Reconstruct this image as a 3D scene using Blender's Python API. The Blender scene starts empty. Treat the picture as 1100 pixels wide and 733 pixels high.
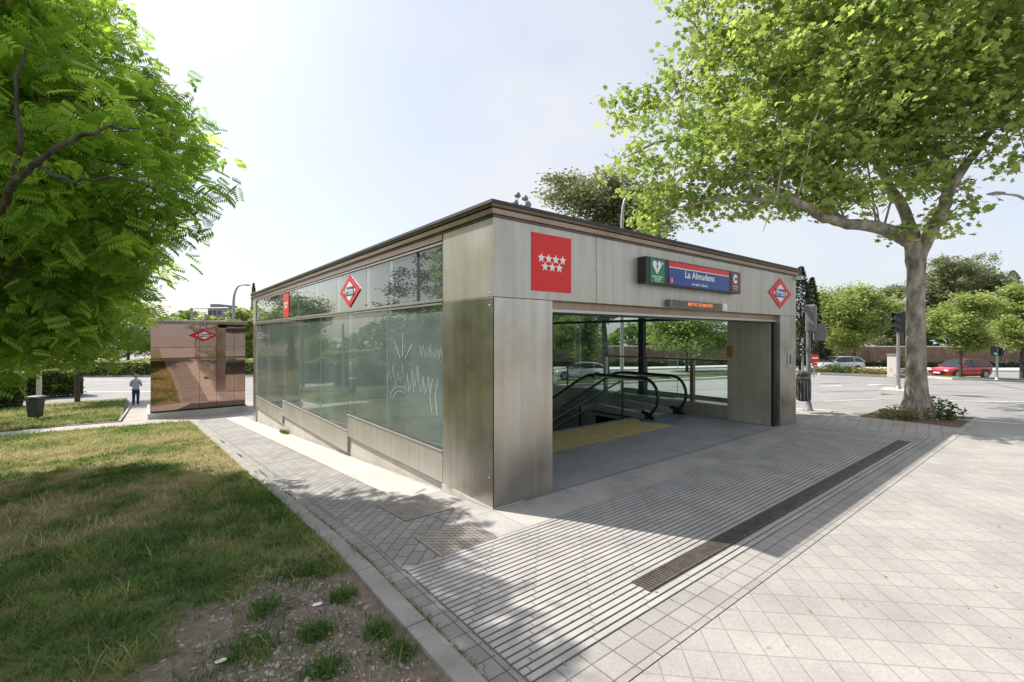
import bpy, bmesh, math, random
import numpy as np
from mathutils import Vector, Matrix, noise
random.seed(7); rng = np.random.default_rng(7)
R_ = math.radians
# ------------------------------------------------------------------ camera, world, sun, exposure
F0 = 496.5; HY = 361.0
CF = Vector((.6225, .7826, 0)).normalized(); CR = Vector((CF.y, -CF.x, 0)); CC = Vector((-3.14, -4.29, 2.0))
scene = bpy.context.scene; COL = scene.collection
cam = bpy.data.objects.new('camera', bpy.data.cameras.new('camera')); COL.objects.link(cam)
cam.data.sensor_width = 36; cam.data.lens = 36*F0/1100; cam.data.clip_end = 3000; cam.data.clip_start = .05
cam.data.shift_y = -5.5/1100
cam.location = CC; cam.rotation_euler = (R_(90), 0, math.atan2(CF.y, CF.x)-math.pi/2)
scene.camera = cam
SUN = Vector((-1.42, 2.44, 3.53)).normalized()
world = bpy.data.worlds.new("World"); scene.world = world; world.use_nodes = True
nt = world.node_tree; bg = nt.nodes['Background']
sky = nt.nodes.new('ShaderNodeTexSky'); sky.sky_type = 'NISHITA'; sky.sun_disc = False
sky.sun_elevation = math.asin(SUN.z); sky.sun_rotation = math.atan2(SUN.x, SUN.y)
sky.air_density = 1.0; sky.dust_density = 5.0; sky.ozone_density = 1.0; sky.altitude = 650
# thin white veil of high cloud over the blue
_tc = nt.nodes.new('ShaderNodeTexCoord'); _mp = nt.nodes.new('ShaderNodeMapping'); _mp.inputs['Scale'].default_value = (1.2, 2.2, 3.0); _mp.inputs['Rotation'].default_value = (.2, .3, .9)
_no = nt.nodes.new('ShaderNodeTexNoise'); _no.inputs['Scale'].default_value = 1.1; _no.inputs['Detail'].default_value = 5
_mr = nt.nodes.new('ShaderNodeMapRange'); _mr.inputs['From Min'].default_value = .3; _mr.inputs['From Max'].default_value = .7; _mr.inputs['To Min'].default_value = .35; _mr.inputs['To Max'].default_value = .97
_mx = nt.nodes.new('ShaderNodeMixRGB'); _mx.inputs[2].default_value = (3.6, 3.68, 3.82, 1)
nt.links.new(_tc.outputs['Generated'], _mp.inputs[0]); nt.links.new(_mp.outputs[0], _no.inputs[0]); nt.links.new(_no.outputs[0], _mr.inputs[0]); nt.links.new(_mr.outputs[0], _mx.inputs[0])
nt.links.new(sky.outputs[0], _mx.inputs[1]); nt.links.new(_mx.outputs[0], bg.inputs[0]); bg.inputs[1].default_value = .13
sl = bpy.data.lights.new('sun', 'SUN'); sl.energy = 3.6; sl.angle = R_(.53); sl.color = (1, .95, .88)
so = bpy.data.objects.new('sun', sl); COL.objects.link(so); so.rotation_euler = SUN.to_track_quat('Z', 'Y').to_euler(); so.location = (0, 0, 30)
vs = scene.view_settings; vs.view_transform = 'Standard'; vs.look = 'None'; vs.gamma = 1; vs.use_curve_mapping = False; vs.exposure = .92
scene.cycles.use_denoising = True; scene.cycles.max_bounces = 8; scene.cycles.transparent_max_bounces = 16
scene.cycles.caustics_reflective = False; scene.cycles.caustics_refractive = False

# ------------------------------------------------------------------ terrain and helpers
def g(x, y):
    u = max(y, .62*(x-20))
    if u < 0: return 0.0
    if u < 20: return -.075*u
    return max(-1.5-.04*(u-20), -1.9)
def at(px, py, t):
    l = (px-550)/F0
    p = CC + t*(CF + l*CR); p.z = 2-(py-HY)/F0*t
    return p
def gr(px, t):
    p = at(px, HY, t); p.z = g(p.x, p.y); return p
def frm(t, px): return gr(px, t)

class MB:
    def __init__(s): s.v = []; s.f = []; s.sm = []
    def add(s, vs, fs, smooth=False):
        n = len(s.v); s.v += [tuple(v) for v in vs]; s.f += [tuple(i+n for i in f) for f in fs]; s.sm += [smooth]*len(fs); return s
    def box(s, x0, x1, y0, y1, z0, z1):
        v = [(x0,y0,z0),(x1,y0,z0),(x1,y1,z0),(x0,y1,z0),(x0,y0,z1),(x1,y0,z1),(x1,y1,z1),(x0,y1,z1)]
        return s.add(v, [(0,3,2,1),(4,5,6,7),(0,1,5,4),(1,2,6,5),(2,3,7,6),(3,0,4,7)])
    def obox(s, c, ax, ay, az):   # centre, half vectors
        c, ax, ay, az = map(Vector, (c, ax, ay, az)); v = []
        for k in (-1, 1):
            for i, j in ((-1,-1),(1,-1),(1,1),(-1,1)): v.append(c+i*ax+j*ay+k*az)
        return s.add(v, [(0,3,2,1),(4,5,6,7),(0,1,5,4),(1,2,6,5),(2,3,7,6),(3,0,4,7)])
    def prism(s, poly, o, u, w, n):   # 2d polygon in (u,w) at o, extruded by n
        o, u, w, n = map(Vector, (o, u, w, n)); k = len(poly)
        a = [o+u*p[0]+w*p[1] for p in poly]; b = [p+n for p in a]
        return s.add(a+b, [tuple(range(k))[::-1], tuple(range(k, 2*k))]+[(i, (i+1) % k, (i+1) % k+k, i+k) for i in range(k)])
    def flat(s, poly, o, u, w):
        o, u, w = map(Vector, (o, u, w)); return s.add([o+u*p[0]+w*p[1] for p in poly], [tuple(range(len(poly)))])
    def tube(s, pts, rad, n=10, cap=True):
        pts = [Vector(p) for p in pts]; m = len(pts)
        if not isinstance(rad, (list, tuple)): rad = [rad]*m
        vs = []; prev = None
        for i, p in enumerate(pts):
            d = (pts[min(i+1, m-1)]-pts[max(i-1, 0)]).normalized()
            a = prev if prev is not None else (Vector((0,0,1)) if abs(d.z) < .9 else Vector((1,0,0)))
            a = (a-d*a.dot(d)).normalized(); prev = a; b = d.cross(a)
            for k in range(n):
                t = 2*math.pi*k/n; vs.append(p+(a*math.cos(t)+b*math.sin(t))*rad[i])
        fs = [(i*n+k, i*n+(k+1) % n, (i+1)*n+(k+1) % n, (i+1)*n+k) for i in range(m-1) for k in range(n)]
        s.add(vs, fs, True)
        if cap: s.add(vs[:n], [tuple(range(n))[::-1]]); s.add(vs[-n:], [tuple(range(n))])
        return s
    def lathe(s, c, prof, n=20, ax=(0,0,1)):  # prof: (r, h)
        ax = Vector(ax).normalized(); a = ax.orthogonal().normalized(); b = ax.cross(a); c = Vector(c); vs = []
        for r, h in prof:
            for k in range(n):
                t = 2*math.pi*k/n; vs.append(c+ax*h+(a*math.cos(t)+b*math.sin(t))*r)
        m = len(prof)
        s.add(vs, [(i*n+k, i*n+(k+1) % n, (i+1)*n+(k+1) % n, (i+1)*n+k) for i in range(m-1) for k in range(n)], True)
        s.add(vs[:n], [tuple(range(n))[::-1]]); s.add(vs[-n:], [tuple(range(n))])
        return s
    def text(s, body, size, o, u, w, sx=1.0, bold=0):
        c = bpy.data.curves.new('t', 'FONT'); c.body = body; c.size = size; c.align_x = 'CENTER'; c.align_y = 'CENTER'; c.offset = bold
        ob = bpy.data.objects.new('t', c); COL.objects.link(ob)
        me = bpy.data.meshes.new_from_object(ob.evaluated_get(bpy.context.evaluated_depsgraph_get()))
        o, u, w = map(Vector, (o, u, w))
        s.add([o+u*(v.co.x*sx)+w*v.co.y for v in me.vertices], [tuple(p.vertices) for p in me.polygons])
        bpy.data.objects.remove(ob); bpy.data.meshes.remove(me); return s
    def build(s, name, mat, parent=None, bevel=0, origin=None, attr=None):
        me = bpy.data.meshes.new(name)
        off = wl(parent) if parent is not None else (Vector(origin) if origin is not None else Vector((0,0,0)))
        me.from_pydata([tuple(Vector(v)-off) for v in s.v], [], s.f)
        me.polygons.foreach_set('use_smooth', s.sm); me.update()
        me.materials.append(mat)
        o = bpy.data.objects.new(name, me); COL.objects.link(o)
        if parent is not None: o.parent = parent
        else: o.location = off
        if bevel:
            b = o.modifiers.new('bevel', 'BEVEL'); b.width = bevel; b.segments = 2; b.limit_method = 'ANGLE'; b.angle_limit = R_(50)
        return o
def wl(o):
    p = Vector((0,0,0))
    while o is not None: p += Vector(o.location); o = o.parent
    return p
def tag(o, label=None, cat=None, group=None, kind=None):
    if label: o['label'] = label
    if cat: o['category'] = cat
    if group: o['group'] = group
    if kind: o['kind'] = kind
    return o
def thing(name, label, cat, loc=(0,0,0), group=None):
    o = bpy.data.objects.new(name, None); COL.objects.link(o); o.location = loc; o.empty_display_size = .3
    return tag(o, label, cat, group)
def dup(root, loc, rz, label=None):
    r = root.copy(); COL.objects.link(r); r.location = loc; r.rotation_euler = (0,0,rz)
    if label: r['label'] = label
    for ch in list(root.children):
        c = ch.copy(); COL.objects.link(c); c.parent = r
        for q in list(ch.children):
            d = q.copy(); COL.objects.link(d); d.parent = c
    return r

# ------------------------------------------------------------------ materials
def newmat(name):
    m = bpy.data.materials.new(name); m.use_nodes = True; t = m.node_tree
    return m, t, t.nodes['Principled BSDF'], t.nodes['Material Output']
def N(t, typ, **kw):
    n = t.nodes.new('ShaderNode'+typ)
    for k, v in kw.items():
        if isinstance(v, tuple) and k.startswith('i_'): n.inputs[k[2:]].default_value = v
        elif k.startswith('i_'): n.inputs[k[2:].replace('_', ' ')].default_value = v
        else: setattr(n, k, v)
    return n
def c4(c): return (c[0], c[1], c[2], 1)
def ramp(t, src, stops):
    r = t.nodes.new('ShaderNodeValToRGB'); e = r.color_ramp.elements
    while len(e) < len(stops): e.new(.5)
    for i, (p, c) in enumerate(stops): e[i].position = p; e[i].color = c4(c) if len(c) == 3 else c
    t.links.new(src, r.inputs[0]); return r
def plain(name, col, rough=.6, metal=0, var=.15, scale=6, bump=0, emit=0, stretch=None, coat=0, spec=.5):
    m, t, p, o = newmat(name)
    p.inputs['Roughness'].default_value = rough; p.inputs['Metallic'].default_value = metal
    p.inputs['Specular IOR Level'].default_value = spec
    tc = N(t, 'TexCoord'); src = tc.outputs['Object']
    if stretch:
        mp = N(t, 'Mapping'); mp.inputs['Scale'].default_value = stretch; t.links.new(src, mp.inputs[0]); src = mp.outputs[0]
    n = N(t, 'TexNoise', i_Scale=scale, i_Detail=6.0, i_Roughness=.6); t.links.new(src, n.inputs[0])
    a = tuple(max(0, c*(1-var)) for c in col); b = tuple(min(1, c*(1+var)) for c in col)
    r = ramp(t, n.outputs[0], [(.3, a), (.7, b)]); t.links.new(r.outputs[0], p.inputs['Base Color'])
    if bump:
        bn = N(t, 'Bump', i_Strength=bump, i_Distance=.02); n2 = N(t, 'TexNoise', i_Scale=scale*6, i_Detail=5.0); t.links.new(src, n2.inputs[0])
        t.links.new(n2.outputs[0], bn.inputs['Height']); t.links.new(bn.outputs[0], p.inputs['Normal'])
    if emit: p.inputs['Emission Color'].default_value = c4(col); p.inputs['Emission Strength'].default_value = emit
    if coat: p.inputs['Coat Weight'].default_value = coat; p.inputs['Coat Roughness'].default_value = .05
    return m
def steel(name, col, rough=.33, rvar=.14, stain=.35, grain=(60, 60, 1.2), metal=1.0):
    m, t, p, o = newmat(name); L = t.links.new
    tc = N(t, 'TexCoord'); src = tc.outputs['Object']
    mp = N(t, 'Mapping'); mp.inputs['Scale'].default_value = grain; L(src, mp.inputs[0])
    n1 = N(t, 'TexNoise', i_Scale=1.0, i_Detail=3.0); L(mp.outputs[0], n1.inputs[0])
    n2 = N(t, 'TexNoise', i_Scale=.9, i_Detail=7.0, i_Roughness=.58); L(src, n2.inputs[0])
    n3 = N(t, 'TexNoise', i_Scale=9.0, i_Detail=6.0, i_Roughness=.7); L(src, n3.inputs[0])
    n4 = N(t, 'Mapping'); n4.inputs['Scale'].default_value = (9, 9, .5); L(src, n4.inputs[0])
    n5 = N(t, 'TexNoise', i_Scale=1.0, i_Detail=5.0); L(n4.outputs[0], n5.inputs[0])
    d = tuple(c*(1-stain)*f for c, f in zip(col, (1, .95, .86)))
    r = ramp(t, n2.outputs[0], [(.33, d), (.62, col)])
    r3 = ramp(t, n3.outputs[0], [(.28, (.55,.5,.44)), (.42, (1,1,1))])
    mx = N(t, 'MixRGB', blend_type='MULTIPLY'); mx.inputs[0].default_value = .22; L(r.outputs[0], mx.inputs[1]); L(r3.outputs[0], mx.inputs[2])
    r5 = ramp(t, n5.outputs[0], [(.35, (.78,.76,.73)), (.6, (1,1,1))])
    m2 = N(t, 'MixRGB', blend_type='MULTIPLY'); m2.inputs[0].default_value = .55; L(mx.outputs[0], m2.inputs[1]); L(r5.outputs[0], m2.inputs[2])
    L(m2.outputs[0], p.inputs['Base Color']); p.inputs['Metallic'].default_value = metal
    mr = N(t, 'MapRange', i_From_Min=.3, i_From_Max=.7, i_To_Min=rough-rvar, i_To_Max=rough+rvar); L(n2.outputs[0], mr.inputs[0]); L(mr.outputs[0], p.inputs['Roughness'])
    b = N(t, 'Bump', i_Strength=.05, i_Distance=.003); L(n1.outputs[0], b.inputs['Height'])
    b2 = N(t, 'Bump', i_Strength=.25, i_Distance=.02); nb = N(t, 'TexNoise', i_Scale=1.6, i_Detail=1.0); L(src, nb.inputs[0]); L(nb.outputs[0], b2.inputs['Height']); L(b.outputs[0], b2.inputs['Normal'])
    L(b2.outputs[0], p.inputs['Normal'])
    return m
def pavers(name, c1, c2, mortar, w, h, rot, offset=0.0, gap=.008, bump=.5, stain=.25, rough=.8, sq=None):
    m, t, p, o = newmat(name); L = t.links.new
    tc = N(t, 'TexCoord'); mp = N(t, 'Mapping'); mp.inputs['Rotation'].default_value = (0, 0, rot); L(tc.outputs['Object'], mp.inputs[0])
    wn = N(t, 'TexNoise', i_Scale=.7, i_Detail=2.0); L(tc.outputs['Object'], wn.inputs[0])
    wv = N(t, 'VectorMath', operation='SCALE'); wv.inputs['Scale'].default_value = .02; L(wn.outputs['Color'], wv.inputs[0])
    ad = N(t, 'VectorMath', operation='ADD'); L(mp.outputs[0], ad.inputs[0]); L(wv.outputs[0], ad.inputs[1])
    b = N(t, 'TexBrick', offset=offset, squash=1.0); L(ad.outputs[0], b.inputs[0])
    b.inputs['Color1'].default_value = c4(c1); b.inputs['Color2'].default_value = c4(c2); b.inputs['Mortar'].default_value = c4(mortar)
    b.inputs['Scale'].default_value = 1; b.inputs['Mortar Size'].default_value = gap; b.inputs['Mortar Smooth'].default_value = .3
    b.inputs['Brick Width'].default_value = w; b.inputs['Row Height'].default_value = h; b.inputs['Bias'].default_value = 0
    n = N(t, 'TexNoise', i_Scale=1.1, i_Detail=8.0, i_Roughness=.65); L(tc.outputs['Object'], n.inputs[0])
    r = ramp(t, n.outputs[0], [(.35, (1-stain,)*3), (.6, (1,1,1))])
    mx = N(t, 'MixRGB', blend_type='MULTIPLY'); mx.inputs[0].default_value = 1; L(b.outputs[0], mx.inputs[1]); L(r.outputs[0], mx.inputs[2])
    n2 = N(t, 'TexNoise', i_Scale=45.0, i_Detail=4.0); L(tc.outputs['Object'], n2.inputs[0])
    r2 = ramp(t, n2.outputs[0], [(.3, (.82,)*3), (.65, (1,1,1))])
    m2 = N(t, 'MixRGB', blend_type='MULTIPLY'); m2.inputs[0].default_value = .9; L(mx.outputs[0], m2.inputs[1]); L(r2.outputs[0], m2.inputs[2])
    # scattered small dark spots (chewing gum, dirt)
    vo = N(t, 'TexVoronoi', i_Scale=2.2); L(tc.outputs['Object'], vo.inputs[0])
    rv = ramp(t, vo.outputs['Distance'], [(.035, (.62,.6,.58)), (.06, (1,1,1))])
    m3 = N(t, 'MixRGB', blend_type='MULTIPLY'); m3.inputs[0].default_value = .8; L(m2.outputs[0], m3.inputs[1]); L(rv.outputs[0], m3.inputs[2])
    L(m3.outputs[0], p.inputs['Base Color']); p.inputs['Roughness'].default_value = rough
    inv = N(t, 'Math', operation='SUBTRACT'); inv.inputs[0].default_value = 1; L(b.outputs['Fac'], inv.inputs[1])
    ah = N(t, 'Math', operation='MULTIPLY_ADD'); ah.inputs[1].default_value = .12; L(n2.outputs[0], ah.inputs[0]); L(inv.outputs[0], ah.inputs[2])
    bn = N(t, 'Bump', i_Strength=bump, i_Distance=.006); L(ah.outputs[0], bn.inputs['Height']); L(bn.outputs[0], p.inputs['Normal'])
    return m
def glass(name, tint=(.72,.85,.8), dirt=.1, refl=1.0, dirtcol=(.55,.62,.6), ior=1.5):
    m, t, p, o = newmat(name); L = t.links.new; t.nodes.remove(p)
    tr = N(t, 'BsdfTransparent'); tr.inputs[0].default_value = c4(tint)
    df = N(t, 'BsdfDiffuse'); df.inputs[0].default_value = c4(dirtcol)
    tc = N(t, 'TexCoord'); mp = N(t, 'Mapping'); mp.inputs['Scale'].default_value = (1, 1, .8); L(tc.outputs['Object'], mp.inputs[0])
    n = N(t, 'TexNoise', i_Scale=.8, i_Detail=6.0, i_Roughness=.6); L(mp.outputs[0], n.inputs[0])
    mr = N(t, 'MapRange', i_From_Min=.3, i_From_Max=.75, i_To_Min=dirt*.7, i_To_Max=dirt*1.35); L(n.outputs[0], mr.inputs[0])
    m1 = N(t, 'MixShader'); L(mr.outputs[0], m1.inputs[0]); L(tr.outputs[0], m1.inputs[1]); L(df.outputs[0], m1.inputs[2])
    gl = N(t, 'BsdfGlossy', i_Roughness=.015); gl.inputs[0].default_value = (.95, 1, .98, 1)
    fr = N(t, 'Fresnel', i_IOR=ior)
    wn = N(t, 'TexNoise', i_Scale=.8, i_Detail=1.0); L(tc.outputs['Object'], wn.inputs[0])
    bn = N(t, 'Bump', i_Strength=.025, i_Distance=.02); L(wn.outputs[0], bn.inputs['Height']); L(bn.outputs[0], gl.inputs['Normal'])
    mu = N(t, 'Math', operation='MULTIPLY', use_clamp=True); mu.inputs[1].default_value = refl; L(fr.outputs[0], mu.inputs[0])
    m2 = N(t, 'MixShader'); L(mu.outputs[0], m2.inputs[0]); L(m1.outputs[0], m2.inputs[1]); L(gl.outputs[0], m2.inputs[2])
    L(m2.outputs[0], o.inputs[0]); return m
def leafmat(name, ca, cb, trans=.45, tcol=None, rough=.45, clump=None):
    m, t, p, o = newmat(name); L = t.links.new; t.nodes.remove(p)
    a = N(t, 'Attribute', attribute_name='v'); r = ramp(t, a.outputs['Fac'], [(0, ca), (1, cb)])
    df = N(t, 'BsdfPrincipled'); df.inputs['Roughness'].default_value = rough; df.inputs['Specular IOR Level'].default_value = .35; L(r.outputs[0], df.inputs['Base Color'])
    tl = N(t, 'BsdfTranslucent'); hs = N(t, 'HueSaturation', i_Hue=.485, i_Saturation=1.1, i_Value=1.7); L(r.outputs[0], hs.inputs['Color']); L(hs.outputs[0], tl.inputs[0])
    mx = N(t, 'MixShader'); mx.inputs[0].default_value = trans; L(df.outputs[0], mx.inputs[1]); L(tl.outputs[0], mx.inputs[2]); L(mx.outputs[0], o.inputs[0])
    return m
def barkmat(name, ca, cb, cc, scale=4):
    m, t, p, o = newmat(name); L = t.links.new
    tc = N(t, 'TexCoord'); mp = N(t, 'Mapping'); mp.inputs['Scale'].default_value = (1, 1, .45); L(tc.outputs['Object'], mp.inputs[0])
    n = N(t, 'TexNoise', i_Scale=float(scale), i_Detail=7.0, i_Roughness=.65); L(mp.outputs[0], n.inputs[0])
    r = ramp(t, n.outputs[0], [(.36, ca), (.5, cb), (.63, cc)]); L(r.outputs[0], p.inputs['Base Color']); p.inputs['Roughness'].default_value = .85
    n2 = N(t, 'TexNoise', i_Scale=scale*5.0, i_Detail=5.0); L(mp.outputs[0], n2.inputs[0])
    bn = N(t, 'Bump', i_Strength=.5, i_Distance=.02); L(n2.outputs[0], bn.inputs['Height']); L(bn.outputs[0], p.inputs['Normal']); return m

M = {}
M['asphalt'] = plain('asphalt', (.25,.245,.24), .85, var=.16, scale=.8, bump=.15)
M['pave'] = pavers('plaza_tiles', (.405,.385,.355), (.365,.348,.322), (.275,.26,.24), .243, .172, R_(-45), gap=.0055, stain=.2, bump=.35)
M['pave_left'] = pavers('grey_pavers', (.37,.35,.325), (.28,.27,.255), (.11,.10,.09), .24, .12, R_(-45), offset=.5, gap=.006, stain=.22)
M['pave_cobble'] = pavers('border_setts', (.34,.325,.305), (.27,.26,.245), (.13,.12,.11), .16, .15, 0, gap=.006, stain=.22)
M['pave_border'] = pavers('border_pavers', (.38,.36,.335), (.33,.315,.295), (.17,.16,.15), .2, .17, 0, gap=.006, stain=.2)
M['pave_far'] = pavers('sidewalk_pavers', (.44,.40,.36), (.39,.36,.32), (.26,.23,.21), .4, .2, R_(-10), offset=.5, gap=.007, stain=.2)
M['slab'] = pavers('concrete_slabs', (.47,.445,.41), (.42,.40,.365), (.2,.19,.17), 1.15, .6, 0, offset=0, gap=.005, stain=.3)
M['slab_in'] = pavers('floor_slabs', (.37,.365,.355), (.34,.335,.325), (.28,.28,.27), 1.0, .5, 0, offset=0, gap=.003, stain=.2, rough=.75)
M['strip'] = pavers('concrete_strip', (.56,.53,.48), (.52,.495,.45), (.33,.31,.28), 3.0, 3.0, 0, gap=.006, stain=.18)
M['rib'] = plain('ribbed_concrete', (.36,.345,.325), .8, var=.18, scale=2.5, bump=.15)
M['rib_base'] = plain('rib_groove', (.17,.16,.15), .9, var=.3, scale=8)
M['kerb'] = plain('kerb_stone', (.29,.275,.25), .85, var=.2, scale=3, bump=.25)
M['kerb_light'] = plain('kerb_light', (.5,.47,.43), .85, var=.12, scale=3, bump=.2)
M['concrete'] = plain('concrete', (.50,.47,.42), .8, var=.14, scale=1.6, bump=.15)
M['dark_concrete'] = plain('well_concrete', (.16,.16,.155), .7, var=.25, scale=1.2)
M['steel'] = steel('brushed_steel', (.60,.575,.53), rough=.34, rvar=.10, stain=.22)
M['steel_light'] = steel('light_steel', (.56,.545,.50), rough=.45, rvar=.06, stain=.10, metal=.7)
M['steel_in'] = steel('inner_steel', (.66,.63,.56), rough=.40, stain=.18, metal=.7)
M['alu'] = plain('aluminium', (.55,.53,.5), .38, 1, var=.1, scale=4, stretch=(1,1,8))
M['brown'] = steel('brown_cladding', (.22,.165,.13), rough=.38, rvar=.08, stain=.35, grain=(1.5, 1.5, 60), metal=.8)
M['brown_light'] = steel('bronze_cladding', (.42,.32,.25), rough=.36, rvar=.08, stain=.3, grain=(1.5, 1.5, 60), metal=.85)
M['roofdark'] = plain('roof_edge_dark', (.05,.048,.05), .5, .3, var=.2, scale=3)
M['rooftop'] = plain('roof_gravel', (.28,.27,.25), .9, var=.2, scale=20)
M['ceil'] = plain('ceiling_panel', (.55,.55,.53), .6, var=.06, scale=2)
M['bluecol'] = plain('blue_painted_steel', (.022,.035,.06), .4, .2, var=.2, scale=5)
M['black'] = plain('black_rubber', (.018,.018,.019), .4, 0, var=.3, scale=5)
M['blackgloss'] = plain('black_gloss', (.012,.012,.013), .15, 0, var=.2, scale=5)
M['glassL'] = glass('green_glass', (.80,.92,.88), .22, 1.15, dirtcol=(.62,.80,.74), ior=1.52)
M['glassU'] = glass('clear_glass', (.80,.88,.88), .14, 1.6, ior=1.52)
M['glassR'] = glass('street_glass', (.86,.93,.9), .05, .8)
M['bal'] = glass('balustrade_glass', (.93,.96,.95), .015, .45)
M['sealant'] = plain('glass_joint', (.45,.6,.56), .4, var=.1)
M['scratch'] = glass('etched_scratch', (.9,.95,.93), .55, .6, dirtcol=(.8,.88,.85))
M['yellow'] = plain('yellow_floor', (.55,.45,.17), .6, var=.2, scale=4)
M['bluefloor'] = plain('blue_worn_floor', (.12,.17,.22), .6, var=.3, scale=3)
M['red'] = plain('sign_red', (.68,.015,.012), .4, var=.05)
M['white'] = plain('sign_white', (.82,.82,.82), .4, var=.03)
M['blue'] = plain('sign_blue', (.008,.06,.26), .35, var=.05)
M['navy'] = plain('emblem_blue', (.01,.05,.22), .35, var=.05)
M['green'] = plain('sign_green', (.01,.20,.085), .4, var=.05)
M['maroon'] = plain('sign_maroon', (.16,.055,.05), .4, var=.05)
M['led'] = plain('led_text', (.9,.25,.08), .4, var=.05, emit=.45)
M['iron'] = plain('cast_iron', (.16,.14,.125), .55, .5, var=.3, scale=12, bump=.2)
M['manhole'] = plain('manhole_plate', (.27,.245,.225), .55, .45, var=.2, scale=6, bump=.2)
M['bin_green'] = plain('bin_green', (.045,.055,.045), .5, var=.25, scale=6)
M['bin_lid'] = plain('bin_lid', (.22,.24,.22), .5, var=.2, scale=6)
M['galv'] = plain('galvanised', (.33,.34,.34), .45, .7, var=.15, scale=8)
M['greypaint'] = plain('grey_paint', (.2,.205,.21), .5, 0, var=.12, scale=6)
M['lens_dark'] = plain('lens_dark', (.02,.02,.02), .2, var=.2)
M['lens_teal'] = plain('lens_teal', (.02,.5,.38), .2, var=.1, emit=.6)
M['lens_red'] = plain('lens_red', (.4,.02,.06), .2, var=.1)
M['brick'] = pavers('cemetery_brick', (.30,.165,.11), (.23,.125,.085), (.33,.26,.2), .5, .15, 0, offset=.5, gap=.02, stain=.35)
M['brickcap'] = plain('wall_coping', (.62,.58,.5), .8, var=.1)
M['bark_plane'] = barkmat('plane_bark', (.14,.12,.095), (.27,.24,.19), (.42,.39,.31), 5)
M['bark_dark'] = barkmat('dark_bark', (.03,.024,.02), (.06,.048,.04), (.10,.08,.065), 9)
M['lf_near'] = leafmat('ailanthus_leaf', (.085,.20,.028), (.40,.56,.11), .62)
M['lf_plane'] = leafmat('plane_leaf', (.085,.155,.03), (.44,.54,.17), .48)
M['lf_light'] = leafmat('light_leaf', (.13,.20,.05), (.36,.42,.14), .4)
M['lf_mid'] = leafmat('mid_leaf', (.07,.13,.03), (.15,.22,.055), .35)
M['lf_pine'] = leafmat('pine_needle', (.085,.11,.05), (.27,.30,.15), .35, rough=.6)
M['lf_dark'] = leafmat('cypress_leaf', (.018,.034,.018), (.06,.085,.042), .15, rough=.6)
M['lf_shrub'] = leafmat('shrub_leaf', (.03,.07,.02), (.10,.17,.05), .35)
M['lf_dry'] = leafmat('dry_plants', (.30,.22,.10), (.22,.26,.08), .3)
M['seed'] = plain('red_seeds', (.35,.08,.05), .7, var=.3)
M['litter'] = plain('paper_litter', (.75,.72,.68), .7, var=.1)
M['litter_blue'] = plain('blue_litter', (.05,.2,.6), .5)
M['stone'] = plain('pebbles', (.34,.30,.26), .85, var=.35, scale=30)
M['skin'] = plain('skin', (.50,.30,.22), .5, var=.08)
M['hair'] = plain('grey_hair', (.28,.25,.23), .7, var=.2, scale=30)
M['shirt'] = plain('grey_shirt', (.36,.38,.42), .85, var=.1, scale=10)
M['jeans'] = plain('blue_trousers', (.02,.035,.12), .85, var=.15, scale=10)
M['shoe'] = plain('pale_shoe', (.5,.5,.5), .7)
M['carred'] = plain('red_car_paint', (.50,.012,.015), .25, .2, var=.03, coat=1)
M['carwhite'] = plain('silver_car_paint', (.68,.69,.70), .3, .2, var=.03, coat=1)
M['carglass'] = plain('car_glass', (.02,.025,.03), .05, 0, var=.1, spec=.8)
M['rim'] = plain('wheel_rim', (.4,.4,.42), .3, .9)
M['lamp'] = plain('lamp_lens', (.75,.75,.75), .1)
M['farwall'] = plain('far_building', (.22,.22,.235), .8, var=.1)
M['farwin'] = plain('far_window', (.05,.055,.06), .2)
M['paint'] = plain('road_paint', (.62,.61,.58), .8, var=.2, scale=5)

# bronze mirror glass of the lift kiosk
def bronze():
    m, t, p, o = newmat('bronze_mirror'); L = t.links.new
    p.inputs['Metallic'].default_value = 1; p.inputs['Roughness'].default_value = .03
    p.inputs['Base Color'].default_value = (.40, .285, .24, 1)
    tc = N(t, 'TexCoord'); n = N(t, 'TexNoise', i_Scale=1.2, i_Detail=1.0); L(tc.outputs['Object'], n.inputs[0])
    b = N(t, 'Bump', i_Strength=.15, i_Distance=.03); L(n.outputs[0], b.inputs['Height']); L(b.outputs[0], p.inputs['Normal']); return m
M['bronze'] = bronze()

# ------------------------------------------------------------------ ground sheets
HOLE = (.3, 8.2, 2.75, 14.6)
def sheet(name, poly, off, mat, hole=None, cuts=(0., 20., 30.), xc=()):
    bm = bmesh.new(); bm.faces.new([bm.verts.new((x, y, 0)) for x, y in poly])
    def cut(co, no): bmesh.ops.bisect_plane(bm, geom=bm.verts[:]+bm.edges[:]+bm.faces[:], plane_co=co, plane_no=no)
    for c in cuts: cut((0, c, 0), (0, 1, 0))
    for c in xc: cut((c, 0, 0), (1, 0, 0))
    if hole:
        for c in hole[:2]: cut((c, 0, 0), (1, 0, 0))
        for c in hole[2:]: cut((0, c, 0), (0, 1, 0))
        rem = [f for f in bm.faces if hole[0] < f.calc_center_median().x < hole[1] and hole[2] < f.calc_center_median().y < hole[3]]
        bmesh.ops.delete(bm, geom=rem, context='FACES')
    for v in bm.verts: v.co.z = g(v.co.x, v.co.y)+off
    bmesh.ops.recalc_face_normals(bm, faces=bm.faces[:])
    if bm.faces and sum(f.normal.z for f in bm.faces) < 0: bmesh.ops.reverse_faces(bm, faces=bm.faces[:])
    me = bpy.data.meshes.new(name); bm.to_mesh(me); bm.free(); me.materials.append(mat)
    o = bpy.data.objects.new(name, me); COL.objects.link(o); return tag(o, kind='structure')
def rect(x0, x1, y0, y1): return [(x0,y0),(x1,y0),(x1,y1),(x0,y1)]
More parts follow.
